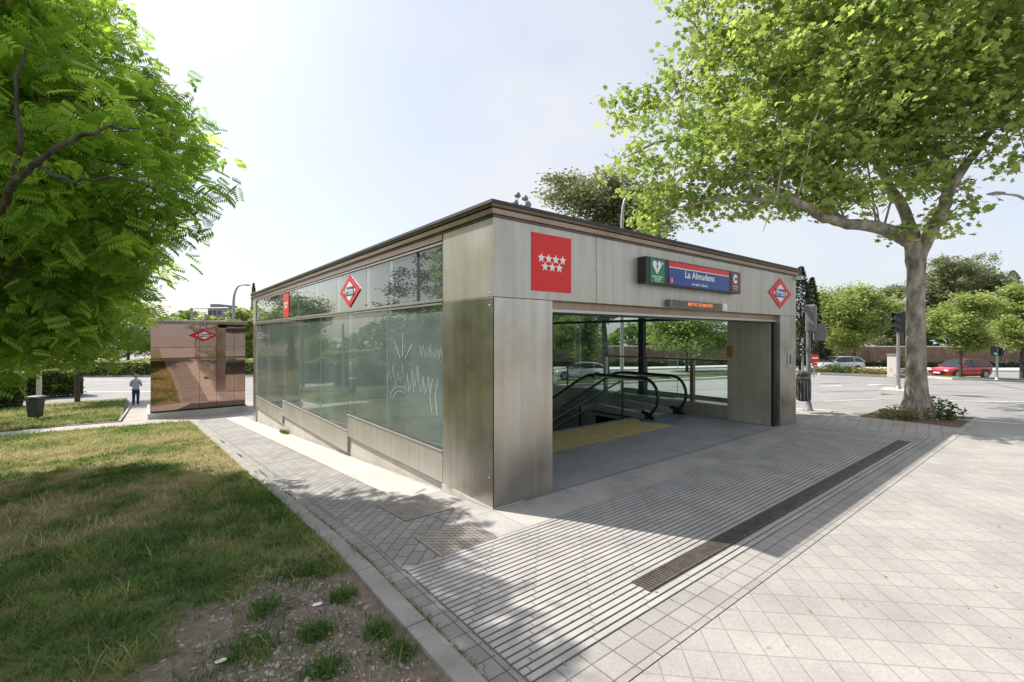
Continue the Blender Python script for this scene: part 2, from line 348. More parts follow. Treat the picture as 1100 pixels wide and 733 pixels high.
# asphalt ground to the horizon, with the stairwell left open
xs = sorted(set([-900,-300,-120,-60,-30,-15,0,.3,8.2,10,15]+[20+2*i for i in range(31)]+[90,120,300,1200]))
ys = sorted(set([-900,-300,-100,-40,-20,-10,0,2.75,8,14.6]+list(range(20,62,2))+[80,120,300,1200]))
mb = MB(); nx, ny = len(xs), len(ys)
mb.add([(x, y, g(x, y)-.12) for y in ys for x in xs],
       [(j*nx+i, j*nx+i+1, (j+1)*nx+i+1, (j+1)*nx+i) for j in range(ny-1) for i in range(nx-1)
        if not (xs[i] >= .3 and xs[i+1] <= 8.2 and ys[j] >= 2.75 and ys[j+1] <= 14.6)])
tag(mb.build('road', M['asphalt']), kind='structure')
sheet_later = True

# raised pavement field (kerb step of 12 cm round it)
kerbline = [(20.5,-60),(15,-14),(13.0,-6),(12.3,-3.3),(11.7,-1.2),(11.25,.66),(11.1,3),(10.9,8),(9.6,15),(6,21.5),(.5,27.2),(-3,30.2)]
PV = kerbline+[(-3.7,30.3),(-3.7,20.0),(-1.68,17.2),(-1.68,-60)]
sheet('pavement', PV, -.008, M['pave_far'], hole=HOLE)
kb = MB()
for (a, b) in zip(kerbline[:-1], kerbline[1:]):
    a = Vector((*a, 0)); b = Vector((*b, 0)); n = max(1, int((b-a).length/1.5)); d = (b-a).normalized(); w = Vector((d.y, -d.x, 0))*.08
    for i in range(n):
        p = a.lerp(b, i/n); q = a.lerp(b, (i+1)/n); p.z = g(p.x, p.y)-.05; q.z = g(q.x, q.y)-.05
        m_ = (p+q)/2; kb.obox(m_+w, (q-p)*.495, w, (0, 0, .062))
tag(kb.build('road_kerb', M['kerb_light'], bevel=.01), kind='structure')
# plaza tiles laid at 45 degrees in front and right of the entrance
sheet('plaza', [(-1.42,-60),(20.2,-60),(14.85,-14),(12.8,-6),(11.95,-2.62),(-1.42,-2.62)], -.004, M['pave'])
sheet('plaza_border', rect(-1.42, 8.9, -2.615, -2.28), .000, M['pave_border'])
sheet('plaza_side', [(8.905,-2.615),(11.75,-2.615),(11.1,.66),(10.95,3),(10.75,8),(9.45,15),(5.9,21.3),(8.9,14),(8.905,0)], .001, M['pave_far'])
# ribbed slabs: real raised ribs over a dark base
RX0, RX1, RY0, RY1 = -1.40, 8.9, -2.275, -.62
sheet('ribbed_paving_base', rect(RX0, RX1, RY0, RY1), -.002, M['rib_base'])
rb = MB(); pitch = .0615; j = 0
yy = RY0+.004
while yy+.044 < RY1:
    x = RX0
    while x < RX1-.05:
        ph = ((yy-RY0)*.95) % .58; kx = math.floor((x+1e-4-RX0-ph)/.58)+1; x2 = min(RX0+ph+kx*.58, RX1)
        if -2.155 < yy+.022 < -1.945 and x2 > -.05 and x < 8.15:
            if x < -.05: x2 = -.06
            else: x = x2; continue
        rb.box(x+.004, max(x+.006, x2-.004), yy, yy+.0445, 0, .008); x = x2 if x2 != -.06 else 8.15 if x2 == -.06 else x2
    yy += pitch
tag(rb.build('ribbed_paving', M['rib'], bevel=0), kind='structure')
sheet('apron_slabs', [(-.52,-.615),(8.9,-.615),(8.9,.02),(-.02,.02),(-.02,1.16),(-.28,1.16),(-.28,.0),(-.52,0)], .002, M['slab'])
_f = sheet('entrance_floor', rect(.02, 8.6, .025, 2.75), .004, M['slab_in'])
for _v in _f.data.vertices: _v.co.z = .004
sheet('side_walk_setts', rect(-1.60, -1.42, -2.28, 17.3), .002, M['pave_cobble'])
sheet('side_walk_pavers', rect(-1.415, -.60, -.615, 17.3), .002, M['pave_left'])
sheet('front_setts', rect(-1.60, -1.42, -8, -2.285), .001, M['pave_cobble'])
sheet('concrete_strip', rect(-.595, -.0, 1.165, 17.3), .003, M['strip'])
sheet('strip_infill', rect(-.595, -.285, .0, 1.16), .003, M['pave_left'])
sheet('pavers_infill', rect(-.6, -.525, -.615, -.005), .002, M['pave_left'])
sheet('cross_path', [(-29,22),(-7,18.6),(-1.6,17.32),(2.5,17.32),(2.5,20.4),(-3.9,20.4),(-29,25)], .002, M['pave_far'])
sheet('kiosk_walk', [(-3.85,20.42),(2.5,20.42),(2.5,25),(-3,30),(-3.6,30)], .003, M['pave_far'])
# kerb between lawn and paving
kb = MB(); y = -9
while y < 17.2:
    y2 = min(y+.95, 17.3)
    m_ = Vector((-1.68, (y+y2)/2, (g(0,y)+g(0,y2))/2-.004)); kb.obox(m_, (.075, 0, 0), (0, (y2-y)/2-.004, (g(0,y2)-g(0,y))/2), (0, 0, .035)); y = y2
for (a, b) in (((-1.9,17.25),(-7,18.5)), ((-7,18.5),(-20,20.4)), ((-3.95,20.5),(-3.7,30)), ((-3.95,20.45),(-14,21.8))):
    a = Vector((*a, 0)); b = Vector((*b, 0)); n = int((b-a).length); d = (b-a).normalized(); w = Vector((d.y, -d.x, 0))*.05
    for i in range(n):
        p = a.lerp(b, i/n); q = a.lerp(b, (i+1)/n); p.z = g(p.x, p.y)+.01; q.z = g(q.x, q.y)+.01; kb.obox((p+q)/2, (q-p)*.495, w, (0, 0, .03))
tag(kb.build('lawn_kerb', M['kerb'], bevel=.008), kind='structure')

# ------------------------------------------------------------------ lawn with worn earth
def fbm(x, y, s, o=4): return noise.fractal(Vector((x*s, y*s, 3.7)), 1.0, 2.0, o)
def sstep(a, b, v): v = min(1, max(0, (v-a)/(b-a))); return v*v*(3-2*v)
def dirtf(x, y):
    e = math.hypot((x+2.15)/1.25, (y+1.75)/1.55)+.28*fbm(x, y, 1.6)+.1*fbm(x, y, 7)
    return 1-sstep(.85, 1.1, e)
def dryf(x, y):
    e = .44+.85*fbm(x, y, .6)+.45*fbm(x, y, 2.3)
    e += .5*math.exp(-((x+2.2)**2/1.2+(y-6.3)**2/2.2))+.35*math.exp(-((x+4)**2/9+(y-10)**2/14)) + .35*math.exp(-((x+3.4)**2/.8+(y+1.2)**2/.8))
    return min(1, max(0, e))
def lawnz(x, y):
    d = dirtf(x, y) if y < 3 else 0
    return g(x, y)+.022+.02*fbm(x, y, 1.3)-.02*d+d*.012*fbm(x, y, 9)
def lawn_mat():
    m, t, p, o = newmat('lawn_soil'); L = t.links.new
    tc = N(t, 'TexCoord'); n = N(t, 'TexNoise', i_Scale=14.0, i_Detail=8.0, i_Roughness=.7); L(tc.outputs['Object'], n.inputs[0])
    n2 = N(t, 'TexNoise', i_Scale=70.0, i_Detail=6.0, i_Roughness=.7); L(tc.outputs['Object'], n2.inputs[0])
    a = N(t, 'Attribute', attribute_name='dirt'); b = N(t, 'Attribute', attribute_name='dry')
    soil = ramp(t, n.outputs[0], [(.3, (.17,.125,.095)), (.55, (.28,.225,.18)), (.75, (.46,.40,.34))])
    gra = ramp(t, n.outputs[0], [(.35, (.06,.09,.02)), (.6, (.13,.17,.045))])
    dry = ramp(t, n2.outputs[0], [(.35, (.22,.18,.08)), (.6, (.36,.30,.15))])
    m1 = N(t, 'MixRGB'); L(b.outputs['Fac'], m1.inputs[0]); L(gra.outputs[0], m1.inputs[1]); L(dry.outputs[0], m1.inputs[2])
    m2 = N(t, 'MixRGB'); L(a.outputs['Fac'], m2.inputs[0]); L(m1.outputs[0], m2.inputs[1]); L(soil.outputs[0], m2.inputs[2])
    L(m2.outputs[0], p.inputs['Base Color']); p.inputs['Roughness'].default_value = .95
    ah = N(t, 'Math', operation='ADD'); L(n.outputs[0], ah.inputs[0]); L(n2.outputs[0], ah.inputs[1])
    bn = N(t, 'Bump', i_Strength=.9, i_Distance=.03); L(ah.outputs[0], bn.inputs['Height']); L(bn.outputs[0], p.inputs['Normal']); return m
M['lawn'] = lawn_mat()
def lawn(name, x0, x1, ys_, edge=None, step=.09):
    xs_ = list(np.arange(x0, x1, step))+[x1]
    vs_ = []; dr = []; dy = []
    for y in ys_:
        for x in xs_:
            xx = x; y2 = y
            if edge: y2 = min(y, edge(x))
            vs_.append((xx, y2, lawnz(xx, y2))); dr.append(dirtf(xx, y2) if y2 < 3 else 0); dy.append(dryf(xx, y2))
    n = len(xs_)
    mb = MB(); mb.add(vs_, [(j*n+i, j*n+i+1, (j+1)*n+i+1, (j+1)*n+i) for j in range(len(ys_)-1) for i in range(n-1)], True)
    o = mb.build(name, M['lawn'])
    for nm, d in (('dirt', dr), ('dry', dy)):
        at_ = o.data.attributes.new(nm, 'FLOAT', 'POINT'); at_.data.foreach_set('value', d)
    return tag(o, kind='structure')
e1 = lambda x: 17.25+(-1.8-x)*.245 if x > -7 else 18.5+(-7-x)*.146
lawn('lawn', -6.2, -1.755, list(np.arange(-3, 6, .09))+list(np.arange(6, 18.7, .25)), e1)
lawn('lawn_left', -30, -6.2, list(np.arange(-6, 22.5, 1.0)), e1, 1.2)
lawn('lawn_back', -30, -3.95, list(np.arange(20.6, 34, .8)), None, .8)
lawn('lawn_behind', -30, -1.76, list(np.arange(-30, -2.9, 1.5)), None, 1.5)

# grass blades
def blades(name, n, box, hmean, width, keep, label, seed=1, tuft=None, z0=lawnz):
    r = np.random.default_rng(seed); V = np.zeros((0,3)); cols = []; vs_ = []; k = 0
    x0, x1, y0, y1 = box
    pts = tuft if tuft is not None else [(r.uniform(x0, x1), y0+(y1-y0)*r.random()**1.5) for _ in range(n)]
    out = []
    for (x, y) in pts:
        kp = keep(x, y)
        if r.random() > kp[0]: continue
        h = hmean*kp[1]*r.uniform(.5, 1.4); a = r.uniform(0, 6.283); ln = r.uniform(.4, 1.9)*h; b = a+r.uniform(1.2, 1.9)
        sc = 1+.12*max(0, y+1); w = width*sc*r.uniform(.6, 1.3)
        z = z0(x, y)-.004
        dx, dy = math.cos(a), math.sin(a); wx, wy = math.cos(b)*w, math.sin(b)*w
        out.append(((x-wx, y-wy, z), (x+wx, y+wy, z), (x+dx*ln*.35+wx*.7, y+dy*ln*.35+wy*.7, z+h*.6), (x+dx*ln*.35-wx*.7, y+dy*ln*.35-wy*.7, z+h*.6), (x+dx*ln, y+dy*ln, z+h)))
        cols.append(min(1, max(0, kp[2]+r.normal(0, .13))))
    A = np.array(out).reshape(-1, 3); m = len(out)
    me = bpy.data.meshes.new(name)
    fs = []
    for i in range(m): fs.append((5*i, 5*i+1, 5*i+2, 5*i+3)); fs.append((5*i+3, 5*i+2, 5*i+4))
    me.from_pydata(A.tolist(), [], fs)
    av = me.attributes.new('v', 'FLOAT', 'FACE'); av.data.foreach_set('value', np.repeat(np.array(cols), 2))
    me.materials.append(M['blade']); o = bpy.data.objects.new(name, me); COL.objects.link(o)
    return tag(o, label, 'grass', kind='stuff')
def blade_mat():
    m, t, p, o = newmat('grass_blade'); L = t.links.new; t.nodes.remove(p)
    a = N(t, 'Attribute', attribute_name='v'); r = ramp(t, a.outputs['Fac'], [(0, (.06,.13,.03)), (.35, (.15,.24,.06)), (.6, (.34,.34,.13)), (1, (.60,.51,.30))])
    d = N(t, 'BsdfDiffuse'); tl = N(t, 'BsdfTranslucent'); L(r.outputs[0], d.inputs[0]); L(r.outputs[0], tl.inputs[0])
    mx = N(t, 'MixShader'); mx.inputs[0].default_value = .35; L(d.outputs[0], mx.inputs[1]); L(tl.outputs[0], mx.inputs[2]); L(mx.outputs[0], o.inputs[0]); return m
M['blade'] = blade_mat()
def keep1(x, y):
    if y > e1(x)-.05: return (0, 1, 0)
    d = dirtf(x, y) if y < 3 else 0; dr = dryf(x, y); tall = 1+.9*fbm(x, y, 2.2)+.9*fbm(x, y, 7)
    return (max(.05, 1-d)*(1-.6*dr), max(.35, tall), .10+.75*dr+.25*fbm(x, y, 4))
blades('grass', 150000, (-7.2, -1.765, -2.4, 11), .058, .0036, keep1, 'green and straw coloured lawn grass in the shade of the big tree', 3)
def keep2(x, y):
    if y > e1(x)-.05 and y < 20.7: return (0, 1, 0)
    dr = dryf(x, y); return (1-.4*dr, 1.1, .3+.5*dr)
blades('grass', 42000, (-13, -1.78, 10.5, 18.6), .09, .004, keep2, 'sunlit far half of the lawn towards the cross path', 4)
blades('grass', 22000, (-14, -4.0, 20.7, 32), .11, .005, keep2, 'strip of grass round the dark litter bin beyond the cross path', 5)
# tufts on the worn earth
tp = []
for (cx, cy, n, s) in ((-1.98,-.22,260,.09), (-2.45,-.55,160,.08), (-1.95,-.72,170,.06), (-2.25,-1.05,200,.07), (-1.88,-1.28,240,.055), (-2.6,-.95,260,.12), (-2.3,-1.45,170,.06), (-1.85,-1.55,140,.07), (-3.0,-1.2,300,.15),(-2.15,-.15,200,.14), (-2.75,-1.6,200,.09)):
    tp += [(rng.normal(cx, s*.8), rng.normal(cy, s*.8)) for _ in range(int(n*1.6))]+[(rng.normal(cx, s*1.9), rng.normal(cy, s*1.6)) for _ in range(int(n*.5))]
blades('grass_tufts', 0, (0,0,0,0), .05, .0034, lambda x, y: (1 if x < -1.80 else 0, 1.0, .12+.25*fbm(x, y, 3)), 'separate green tufts on the bare brown earth by the kerb', 6, tuft=tp)
# weeds in the joint between kerb and pavers
tp = [(rng.normal(-1.60, .018), y) for c in (-1.9,-1.45,-1.2,-.75,-.3,.1,.75,1.3,2.6,4.4,6.8,9.5) for y in rng.normal(c, .16, 130)]
blades('joint_weeds', 0, (0,0,0,0), .03, .003, lambda x, y: (1, 1, .3), 'small weeds growing in the joint along the lawn kerb', 8, tuft=tp, z0=lambda x, y: g(x, y)+.004)
tp = [(rng.normal(-.05, .03), y) for y in rng.normal(9.9, .16, 160)]
blades('wall_weeds', 0, (0,0,0,0), .09, .006, lambda x, y: (1 if x < 0 else 0, 1, .3), 'weed at the foot of the concrete plinth', 9, tuft=tp, z0=lambda x, y: g(x, y)+.004)
# stones and chips on the earth
mb = MB()
for _ in range(1700):
    x = rng.normal(-2.3, .5); y = rng.uniform(-2.4, .0)
    if x > -1.84 or dirtf(x, y) < .4: continue
    s = rng.uniform(.003, .010)*(1.6 if rng.random() < .1 else 1); z = lawnz(x, y); a = rng.uniform(0, 3.14)
    mb.obox((x, y, z+s*.3), (math.cos(a)*s*1.5, math.sin(a)*s*1.5, 0), (-math.sin(a)*s*.7, math.cos(a)*s*.7, s*.2), (0, 0, s*.4))
tag(mb.build('gravel', M['stone'], bevel=0), 'small stones and wood chips scattered over the bare earth', 'gravel', kind='stuff')
def litter(px, py, t, s, lab, mat='litter'):
    p = at(px, py, t); p.z = lawnz(p.x, p.y)+.006; mb = MB(); ring = []
    for k in range(9):
        a = 6.283*k/9; r = s*rng.uniform(.6, 1.2); ring.append((p.x+math.cos(a)*r*1.4, p.y+math.sin(a)*r*.7, p.z+rng.uniform(0, .3)*s))
    ring.append((p.x, p.y, p.z+.35*s)); mb.add(ring, [(k, (k+1) % 9, 9) for k in range(9)])
    o = mb.build('litter', M[mat], origin=(p.x, p.y, p.z)); sm = o.modifiers.new('s', 'SOLIDIFY'); sm.thickness = .002
    tag(o, lab, 'litter')
litter(342, 647, 3.45, .03, 'larger crumpled white paper scrap near the top of the bare earth')
litter(239, 711, 2.84, .027, 'small pale paper scrap low on the bare earth, left of the tufts')
litter(280, 620, 3.8, .018, 'tiny white scrap lying in the green grass edge')
litter(299, 681, 3.1, .009, 'tiny bright blue plastic scrap on the bare earth', 'litter_blue')

# ------------------------------------------------------------------ drain grate, manholes
t = thing('drain_grate', 'long rusty slotted drain grate across the front of the entrance', 'drain', (4, -2.04, 0))
MB().box(-.05, 8.12, -2.135, -1.96, -.02, .0).build('channel', M['black'], t)
mb = MB(); mb.box(-.05, 8.12, -2.135, -2.122, 0, .012); mb.box(-.05, 8.12, -1.973, -1.96, 0, .012); pass
x = -.045
while x < 8.1: mb.box(x, x+.014, -2.122, -1.973, .0005, .0115); x += .034
mb.build('grille', M['iron'], t)
def manhole(cx, cy, w, l, lab, ang=0):
    t = thing('manhole_cover', lab, 'manhole', (cx, cy, g(cx, cy)+.004))
    z = 0; s = (g(0, cy+.5)-g(0, cy-.5)) if cy > 0 else 0
    def P(a, b, c): return Vector((cx+a, cy+b, g(cx, max(cy+b, 0) if cy > 0 else 0)+c))
    mb = MB()
    def rb_(a0, a1, b0, b1, c0, c1): mb.add([P(a0,b0,c0),P(a1,b0,c0),P(a1,b1,c0),P(a0,b1,c0),P(a0,b0,c1),P(a1,b0,c1),P(a1,b1,c1),P(a0,b1,c1)], [(0,3,2,1),(4,5,6,7),(0,1,5,4),(1,2,6,5),(2,3,7,6),(3,0,4,7)])
    rb_(-w/2, w/2, -l/2, l/2, .003, .010); mb.build('cover_plate', M['manhole'], t)
    mb = MB()
    n = 12
    for i in range(n):
        for j in range(n):
            a = (i+.5)/n*w*.94-w*.47; b = (j+.5)/n*l*.94-l*.47; an = .78 if (i+j) % 2 else -.78
            d = Vector((math.cos(an), math.sin(an), 0)); c = P(a, b, .011)
            mb.obox(c, d*w*.033, Vector((-d.y, d.x, 0))*.0065, (0,0,.0045))
    mb.build('tread_pattern', M['manhole'], t)
    mb = MB(); rb_(-w/2-.014, -w/2-.002, -l/2-.014, l/2+.014, .0, .009); rb_(w/2+.002, w/2+.014, -l/2-.014, l/2+.014, .0, .009)
    rb_(-w/2, w/2, -l/2-.014, -l/2-.002, .0, .009); rb_(-w/2, w/2, l/2+.002, l/2+.014, .0, .009); mb.build('frame', M['iron'], t)
manhole(-.60, .79, .60, .80, 'square patterned manhole cover beside the steel corner pillar, the farther one')
manhole(-.73, -.37, .62, .50, 'square patterned manhole cover touching the ribbed paving, the nearer one')

# ------------------------------------------------------------------ metro entrance building
BX, BY = 8.69, 15.0; ZT = 3.37; ZB = 2.455
B = thing('metro_entrance', 'low steel and glass station entrance with a flat brown roof', 'station entrance', (0, 0, 0))
def part(name, mat, *boxes, bevel=.003, parent=None, label=None):
    mb = MB()
    for b in boxes: mb.box(*b)
    o = mb.build(name, M[mat] if isinstance(mat, str) else mat, parent or B, bevel)
    if label: o['label'] = label
    return o
# corner pillars
o = MB().prism([(0,.002),(.935,.002),(.935,.45),(.42,.45),(.42,1.155),(0,1.155)], (0,0,-.02), (1,0,0), (0,1,0), (0,0,ZB+.014)).build('pillar', M['steel'], B, .004); o['label'] = 'wide near pillar of stained brushed steel'
part('pillar_trim', 'black', (-.004, .006, -.004, .006, .0, ZB-.006), bevel=0)
MB().add([(-.012,-.008,-.015),(.45,-.008,-.015),(.45,1.16,-.15),(-.012,1.16,-.15),(-.012,-.008,.012),(.45,-.008,.012),(.45,1.16,.014),(-.012,1.16,.014)],
         [(0,3,2,1),(4,5,6,7),(0,1,5,4),(1,2,6,5),(2,3,7,6),(3,0,4,7)]).build('pillar_base', M['concrete'], B)
part('pillar', 'steel', (7.83, BX, .002, .5, -.01, ZB-.006))
part('pillar', 'steel', (0, .42, BY-.5, BY, -1.2, ZB-.006))
part('pillar', 'steel', (BX-.42, BX, BY-.5, BY, -1.2, ZB-.006))
part('shutter_guide', 'black', (7.70, 7.826, .08, .14, 0, 2.3), bevel=0); part('shutter_guide', 'black', (.937, .96, .1, .16, 0, 2.3), bevel=0)
part('inner_panel', 'steel_in', (7.78, 7.82, .51, 1.12, .02, 2.4), (7.70, 7.78, .145, 1.12, .01, 2.38))
part('inner_panel', 'steel_in', (.423, .46, .46, 1.15, .02, 2.4))
# fascia
fx = [0, 1.77, 3.85, 5.98, 6.86, BX]
for a, b in zip(fx[:-1], fx[1:]): part('fascia_panel', 'steel_light' if b > 7 else 'steel_fascia' if False else 'steel_light', (a+.004 if a else 0, b-.004 if b < BX else b, 0, .03, ZB, ZT))
part('fascia_panel', 'steel_light', (0, .03, .034, 1.15, ZB, ZT))
part('fascia_panel', 'steel_light', (BX-.03, BX, .034, 1.15, ZB, ZT))
part('fascia_core', 'black', (.035, BX-.035, .035, .10, ZB+.01, ZT-.01), bevel=0)
part('lintel', 'brown_light', (.937, 7.83, .10, .36, 2.335, 2.62), bevel=.006)
part('lintel_lip', 'alu', (.937, 7.83, .085, .098, 2.31, 2.35))
part('shutter_slot', 'black', (.937, 7.83, .12, .34, 2.29, 2.334), bevel=0)
for x_ in [.06, .88]+[round(a+.05, 3) for a in fx[1:-1]]+[8.6]:
    for z_ in (ZB+.05, ZT-.05): MB().lathe((x_, 0, z_), [(.008, -.001), (.008, .003), (.004, .005)], 8, (0,-1,0)).build('rivet', M['alu'], B)
for y_ in (.08, 1.08):
    for z_ in (ZB+.05, ZT-.05, .35, ZB-.1): MB().lathe((0, y_, z_), [(.008, -.001), (.008, .003), (.004, .005)], 8, (-1,0,0)).build('rivet', M['alu'], B)
MB().prism([(1.72,2.9),(1.74,2.9),(1.74,2.91),(1.72,2.91)], (0,-.001,0), (1,0,0), (0,0,1), (0,-.002,0)).build('scratch_mark', M['black'], B)
# roof: cornice profile all round, dark rim and deck
def ring(name, mat, e, z0, z1, e2=None, w=.12):
    mb = MB(); e2 = e if e2 is None else e2
    o0 = [(-e,-e),(BX+e,-e),(BX+e,BY+e),(-e,BY+e)]; o1 = [(-e2,-e2),(BX+e2,-e2),(BX+e2,BY+e2),(-e2,BY+e2)]; i0 = [(w,w),(BX-w,w),(BX-w,BY-w),(w,BY-w)]
    v = [(*p, z0) for p in o0]+[(*p, z1) for p in o1]+[(*p, z0) for p in i0]+[(*p, z1) for p in i0]; fs = []
    for i in range(4):
        k = (i+1) % 4; fs += [(i, k, 4+k, 4+i), (i, 8+i, 8+k, k), (4+i, 4+k, 12+k, 12+i), (8+i, 12+i, 12+k, 8+k)]
    mb.add(v, fs); return mb.build(name, M[mat], B)
ring('cornice', 'brown', .012, ZT+.002, ZT+.028); ring('cornice', 'brown_light', .045, ZT+.03, ZT+.085, .05); ring('cornice', 'brown', .035, ZT+.087, ZT+.10)
ring('cornice', 'brown', .065, ZT+.102, ZT+.135, .075); ring('roof_rim', 'roofdark', .09, ZT+.137, ZT+.175, .085)
part('roof_deck', 'rooftop', (.125, BX-.125, .125, BY-.125, ZT-.03, ZT+.15), bevel=0)
part('ceiling', 'ceil', (.13, BX-.13, .37, BY-.13, ZT-.08, ZT-.035), bevel=0)
part('beam', 'bluecol', *[(.14, BX-.14, yb-.05, yb+.05, 3.1, 3.285) for yb in (4.07, 8.05, 12.0)])
# side windows, left (x = 0) and right
steps = [(1.155, 4.9, .43, 0.02), (4.9, 10.4, .11, -.31), (10.4, 14.5, -.17, -.55)]
joints = [[1.155, 3.02, 4.9], [4.9, 6.75, 8.6, 10.4], [10.4, 12.45, 14.5]]
for sgn, X, gm, gu in ((1, 0, 'glassL', 'glassU'), (-1, BX, 'glassR', 'glassR')):
    def bx(a, b, *r): return (X+sgn*min(a, b), X+sgn*max(a, b), *r) if sgn > 0 else (X-max(a, b), X-min(a, b), *r)
    for (y0, y1, zt, zb), js in zip(steps, joints):
        if sgn < 0 and y0 < 2: zt = .34
        zt0 = zt
        part('sill_panel', 'steel_light', bx(.0, .035, y0+.006, y1-.02, zb, zt), bevel=.004)
        part('sill_cap', 'alu', bx(-.012, .06, y0+.006, y1-.02, zt+.002, zt+.026))
        part('window_gasket', 'black', bx(.02, .05, y0+.006, y1-.02, zt+.028, zt+.046), bevel=0)
        part('sill_end', 'steel', bx(.0, .12, y1-.018, y1+.004, zb-.12, zt-.03), bevel=0)
        mb = MB(); zz = g(0, y1)
        mb.box(*bx(.05, .16, y0, y1, zz-.15, zt)); mb.build('plinth', M['concrete'], B)
        for a, b in zip(js[:-1], js[1:]):
            part('window_pane', gm, bx(.028, .04, a+.005, b-.005, zt+.03, 2.42), bevel=0)
        for j in js[1:-1]: part('glazing_joint', 'sealant', bx(.022, .042, j-.004, j+.004, zt+.03, 2.42), bevel=0)
    part('transom', 'alu', bx(-.01, .05, 1.156, 14.5, 2.422, 2.445), bevel=.002)
    part('transom', 'black', bx(.0, .05, 1.156, 14.5, 2.447, 2.462), bevel=0)
    part('transom', 'alu', bx(-.012, .05, 1.156, 14.5, 2.464, 2.50), bevel=.002)
    uj = [1.156, 2.95, 3.95, 5.6, 7.2, 8.8, 10.4, 12.4, 14.5]
    for a, b in zip(uj[:-1], uj[1:]):
        part('window_pane', gu, bx(.028, .038, a+.004, b-.004, 2.505, 3.235), bevel=0)
    part('window_head', 'alu', bx(-.006, .05, 1.156, 14.5, 3.24, 3.262), bevel=.002); part('window_head', 'black', bx(.004, .05, 1.156, 14.5, 3.264, 3.285), bevel=0)
    part('window_head', 'brown_light', bx(-.01, .05, 1.156, 14.5, 3.287, 3.365), bevel=.003)
    part('end_frame', 'alu', bx(.0, .1, 14.503, BY-.505 if False else 14.505, 2.4, 3.36), bevel=0)
    part('column', 'bluecol', *[bx(.16, .30, yb-.09, yb+.09, -.35, 3.28) for yb in (4.07,)])
    for yb in (8.05, 12.0): part('column', 'bluecol', bx(.16, .30, yb-.09, yb+.09, -1.2, 3.28))
    part('rail_beam', 'bluecol', bx(.10, .155, 1.16, 14.5, 2.42, 2.50))
    part('fascia_panel', 'steel_light', bx(0, .03, 14.5, BY, ZB, ZT), bevel=0)
# back wall
part('sill_panel', 'steel_light', (.43, BX-.43, BY-.035, BY, -1.1, -.2)); part('plinth', 'concrete', (.43, BX-.43, BY-.2, BY-.04, -1.3, -.2))
for a, b in ((.43, 3.0), (3.0, 5.7), (5.7, BX-.43)): part('window_pane', 'glassR', (a+.005, b-.005, BY-.05, BY-.038, -.19, 2.42), bevel=0); part('window_pane', 'glassR', (a+.005, b-.005, BY-.05, BY-.038, 2.5, 3.3), bevel=0)
part('transom', 'alu', (.43, BX-.43, BY-.06, BY, 2.425, 2.495))
# stairwell
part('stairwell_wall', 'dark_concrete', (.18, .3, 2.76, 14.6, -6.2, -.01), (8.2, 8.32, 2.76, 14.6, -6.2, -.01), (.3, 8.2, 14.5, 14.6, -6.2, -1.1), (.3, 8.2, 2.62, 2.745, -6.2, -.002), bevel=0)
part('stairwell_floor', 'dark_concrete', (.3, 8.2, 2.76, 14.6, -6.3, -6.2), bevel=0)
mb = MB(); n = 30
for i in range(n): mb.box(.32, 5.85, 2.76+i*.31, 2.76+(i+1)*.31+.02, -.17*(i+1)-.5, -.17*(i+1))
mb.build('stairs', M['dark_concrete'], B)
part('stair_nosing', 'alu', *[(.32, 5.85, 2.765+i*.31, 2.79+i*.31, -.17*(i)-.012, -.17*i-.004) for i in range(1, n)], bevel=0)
# etched scratches on the near glass pane
mb = MB(); rg = random.Random(4)
def stroke(pts, w=.012):
    for (a, b), (c, d) in zip(pts[:-1], pts[1:]):
        L_ = math.hypot(c-a, d-b) or 1; w *= .75; nx_, nz_ = -(d-b)/L_*w/2, (c-a)/L_*w/2
        mb.add([(-.0+.0262, a-nx_, b-nz_), (.0262, a+nx_, b+nz_), (.0262, c+nx_, d+nz_), (.0262, c-nx_, d-nz_)], [(0,1,2,3)])
for a in (0, .8, -.9): stroke([(2.45+.12*math.sin(a), 1.62+.05*math.cos(a)), (2.45+.42*math.sin(a), 1.62+.42*math.cos(a))], .02)
for k in range(9): y_ = 1.55+.17*k; stroke([(y_, 1.25+rg.uniform(-.15,.1)), (y_+.05, 1.5+rg.uniform(-.1,.1)), (y_+.12, 1.2+rg.uniform(-.1,.1)), (y_+.2, 1.36)], .014)
for k in range(7): y_ = 1.2+.1*k; stroke([(y_, 1.7), (y_+.06, 1.82+rg.uniform(-.05,.05)), (y_+.1, 1.68)], .010)
for r_ in (.3, .42): stroke([(2.5+r_*math.cos(q), .95+r_*.6*math.sin(q)) for q in np.linspace(.1, 2.9, 9)], .022)
for k in (1.35, 1.5): stroke([(k, .9), (k+.06, 1.15), (k-.02, 1.4)], .02)
mb.build('scratched_graffiti', M['scratch'], B)['label'] = 'white scratched graffiti on the nearest lower pane'
